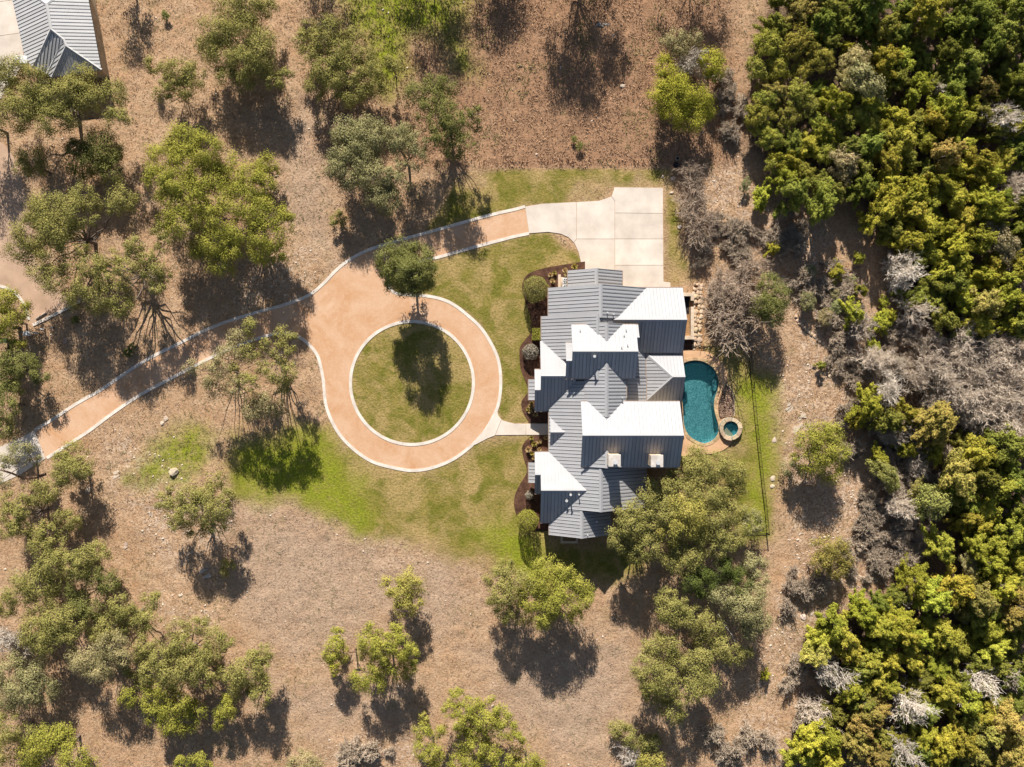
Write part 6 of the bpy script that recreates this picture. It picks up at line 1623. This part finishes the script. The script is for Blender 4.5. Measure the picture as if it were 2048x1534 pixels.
post_box("green utility cabinet at the left edge in shade", 6, 681, 0.8, 0.6, 1.4, 1.3, speckle("green_cabinet", (0.05, 0.09, 0.06), (0.07, 0.12, 0.08), 6), M['dark_metal'], "utility_cabinet", "utility box")
post_box("dark round-topped pedestal behind the white utility box", 30, 655, 0.5, 0.4, 1.1, 1.0, M['dark_metal'], M['dark_metal'], "utility_pedestal", "utility box")
# septic lids
for (u, v, r, lab) in ((1353, 330, 8, "larger round dark access lid above the court's corner"), (1355, 317, 4, "smaller round dark access lid above the larger one")):
    x, y, zz = P(u, v); t = tag(empty("access_lid", (x, y, zz)), lab, "lid"); rr = r / S
    mb = MB(); mb.cyl((0, 0), rr, -0.2, 0.12, 24); mb.build("collar", M['capstone'] if r < 5 else M['wood'], t)
    mb = MB(); mb.cyl((0, 0), rr * 0.8, 0.121, 0.17, 24, rr * 0.74); mb.build("cover", M['dark_metal'], t)
# fallen log and dead limb in the clearing
def log(label, pts, r0, r1, colr):
    W3 = [P(u, v, h) for u, v, h in pts]; b = W3[0]; segs = []
    for i in range(len(W3) - 1):
        f0, f1 = i / (len(W3) - 1), (i + 1) / (len(W3) - 1); segs.append((*[q - w for q, w in zip(W3[i], b)], *[q - w for q, w in zip(W3[i + 1], b)], r0 + (r1 - r0) * f0, r0 + (r1 - r0) * f1))
    V, F = tubes(segs, 8); o = link("fallen_log", mesh_np("fallen_log", V, F, M['bark'], True), None, b); o.color = (*colr, 1); tag(o, label, "log"); return o
log("weathered fallen log on the rocky slope right of the house", [(1694, 592, 0.15), (1702, 572, 0.2), (1710, 556, 0.25)], 0.17, 0.13, (0.40, 0.31, 0.25))
log("second fallen limb crossing the log's upper end", [(1638, 527, 0.15), (1660, 531, 0.2), (1700, 540, 0.2), (1722, 533, 0.2)], 0.12, 0.07, (0.20, 0.16, 0.14))
log("pale dead limb fallen among the lower right cedars", [(1945, 1352, 3.2), (1965, 1342, 3.6), (1990, 1336, 3.8)], 0.13, 0.07, (0.6, 0.52, 0.46))
log("long bent pale dead limb hanging in the grove's lower right", [(1436, 1228, 4.4), (1450, 1252, 4.2), (1462, 1268, 4.0), (1472, 1288, 3.8), (1470, 1300, 3.6)], 0.10, 0.05, (0.62, 0.55, 0.48))
log("weathered timber beam beside the lane's kerb on the left", [(72, 638, 0.12), (92, 625, 0.12)], 0.13, 0.12, (0.4, 0.33, 0.27))
log("heavy brown limb lying over the concrete apron's lower edge", [(2, 940, 3.4), (25, 947, 3.2), (48, 957, 3.0), (70, 955, 2.6), (92, 948, 2.4)], 0.12, 0.20, (0.20, 0.12, 0.08))
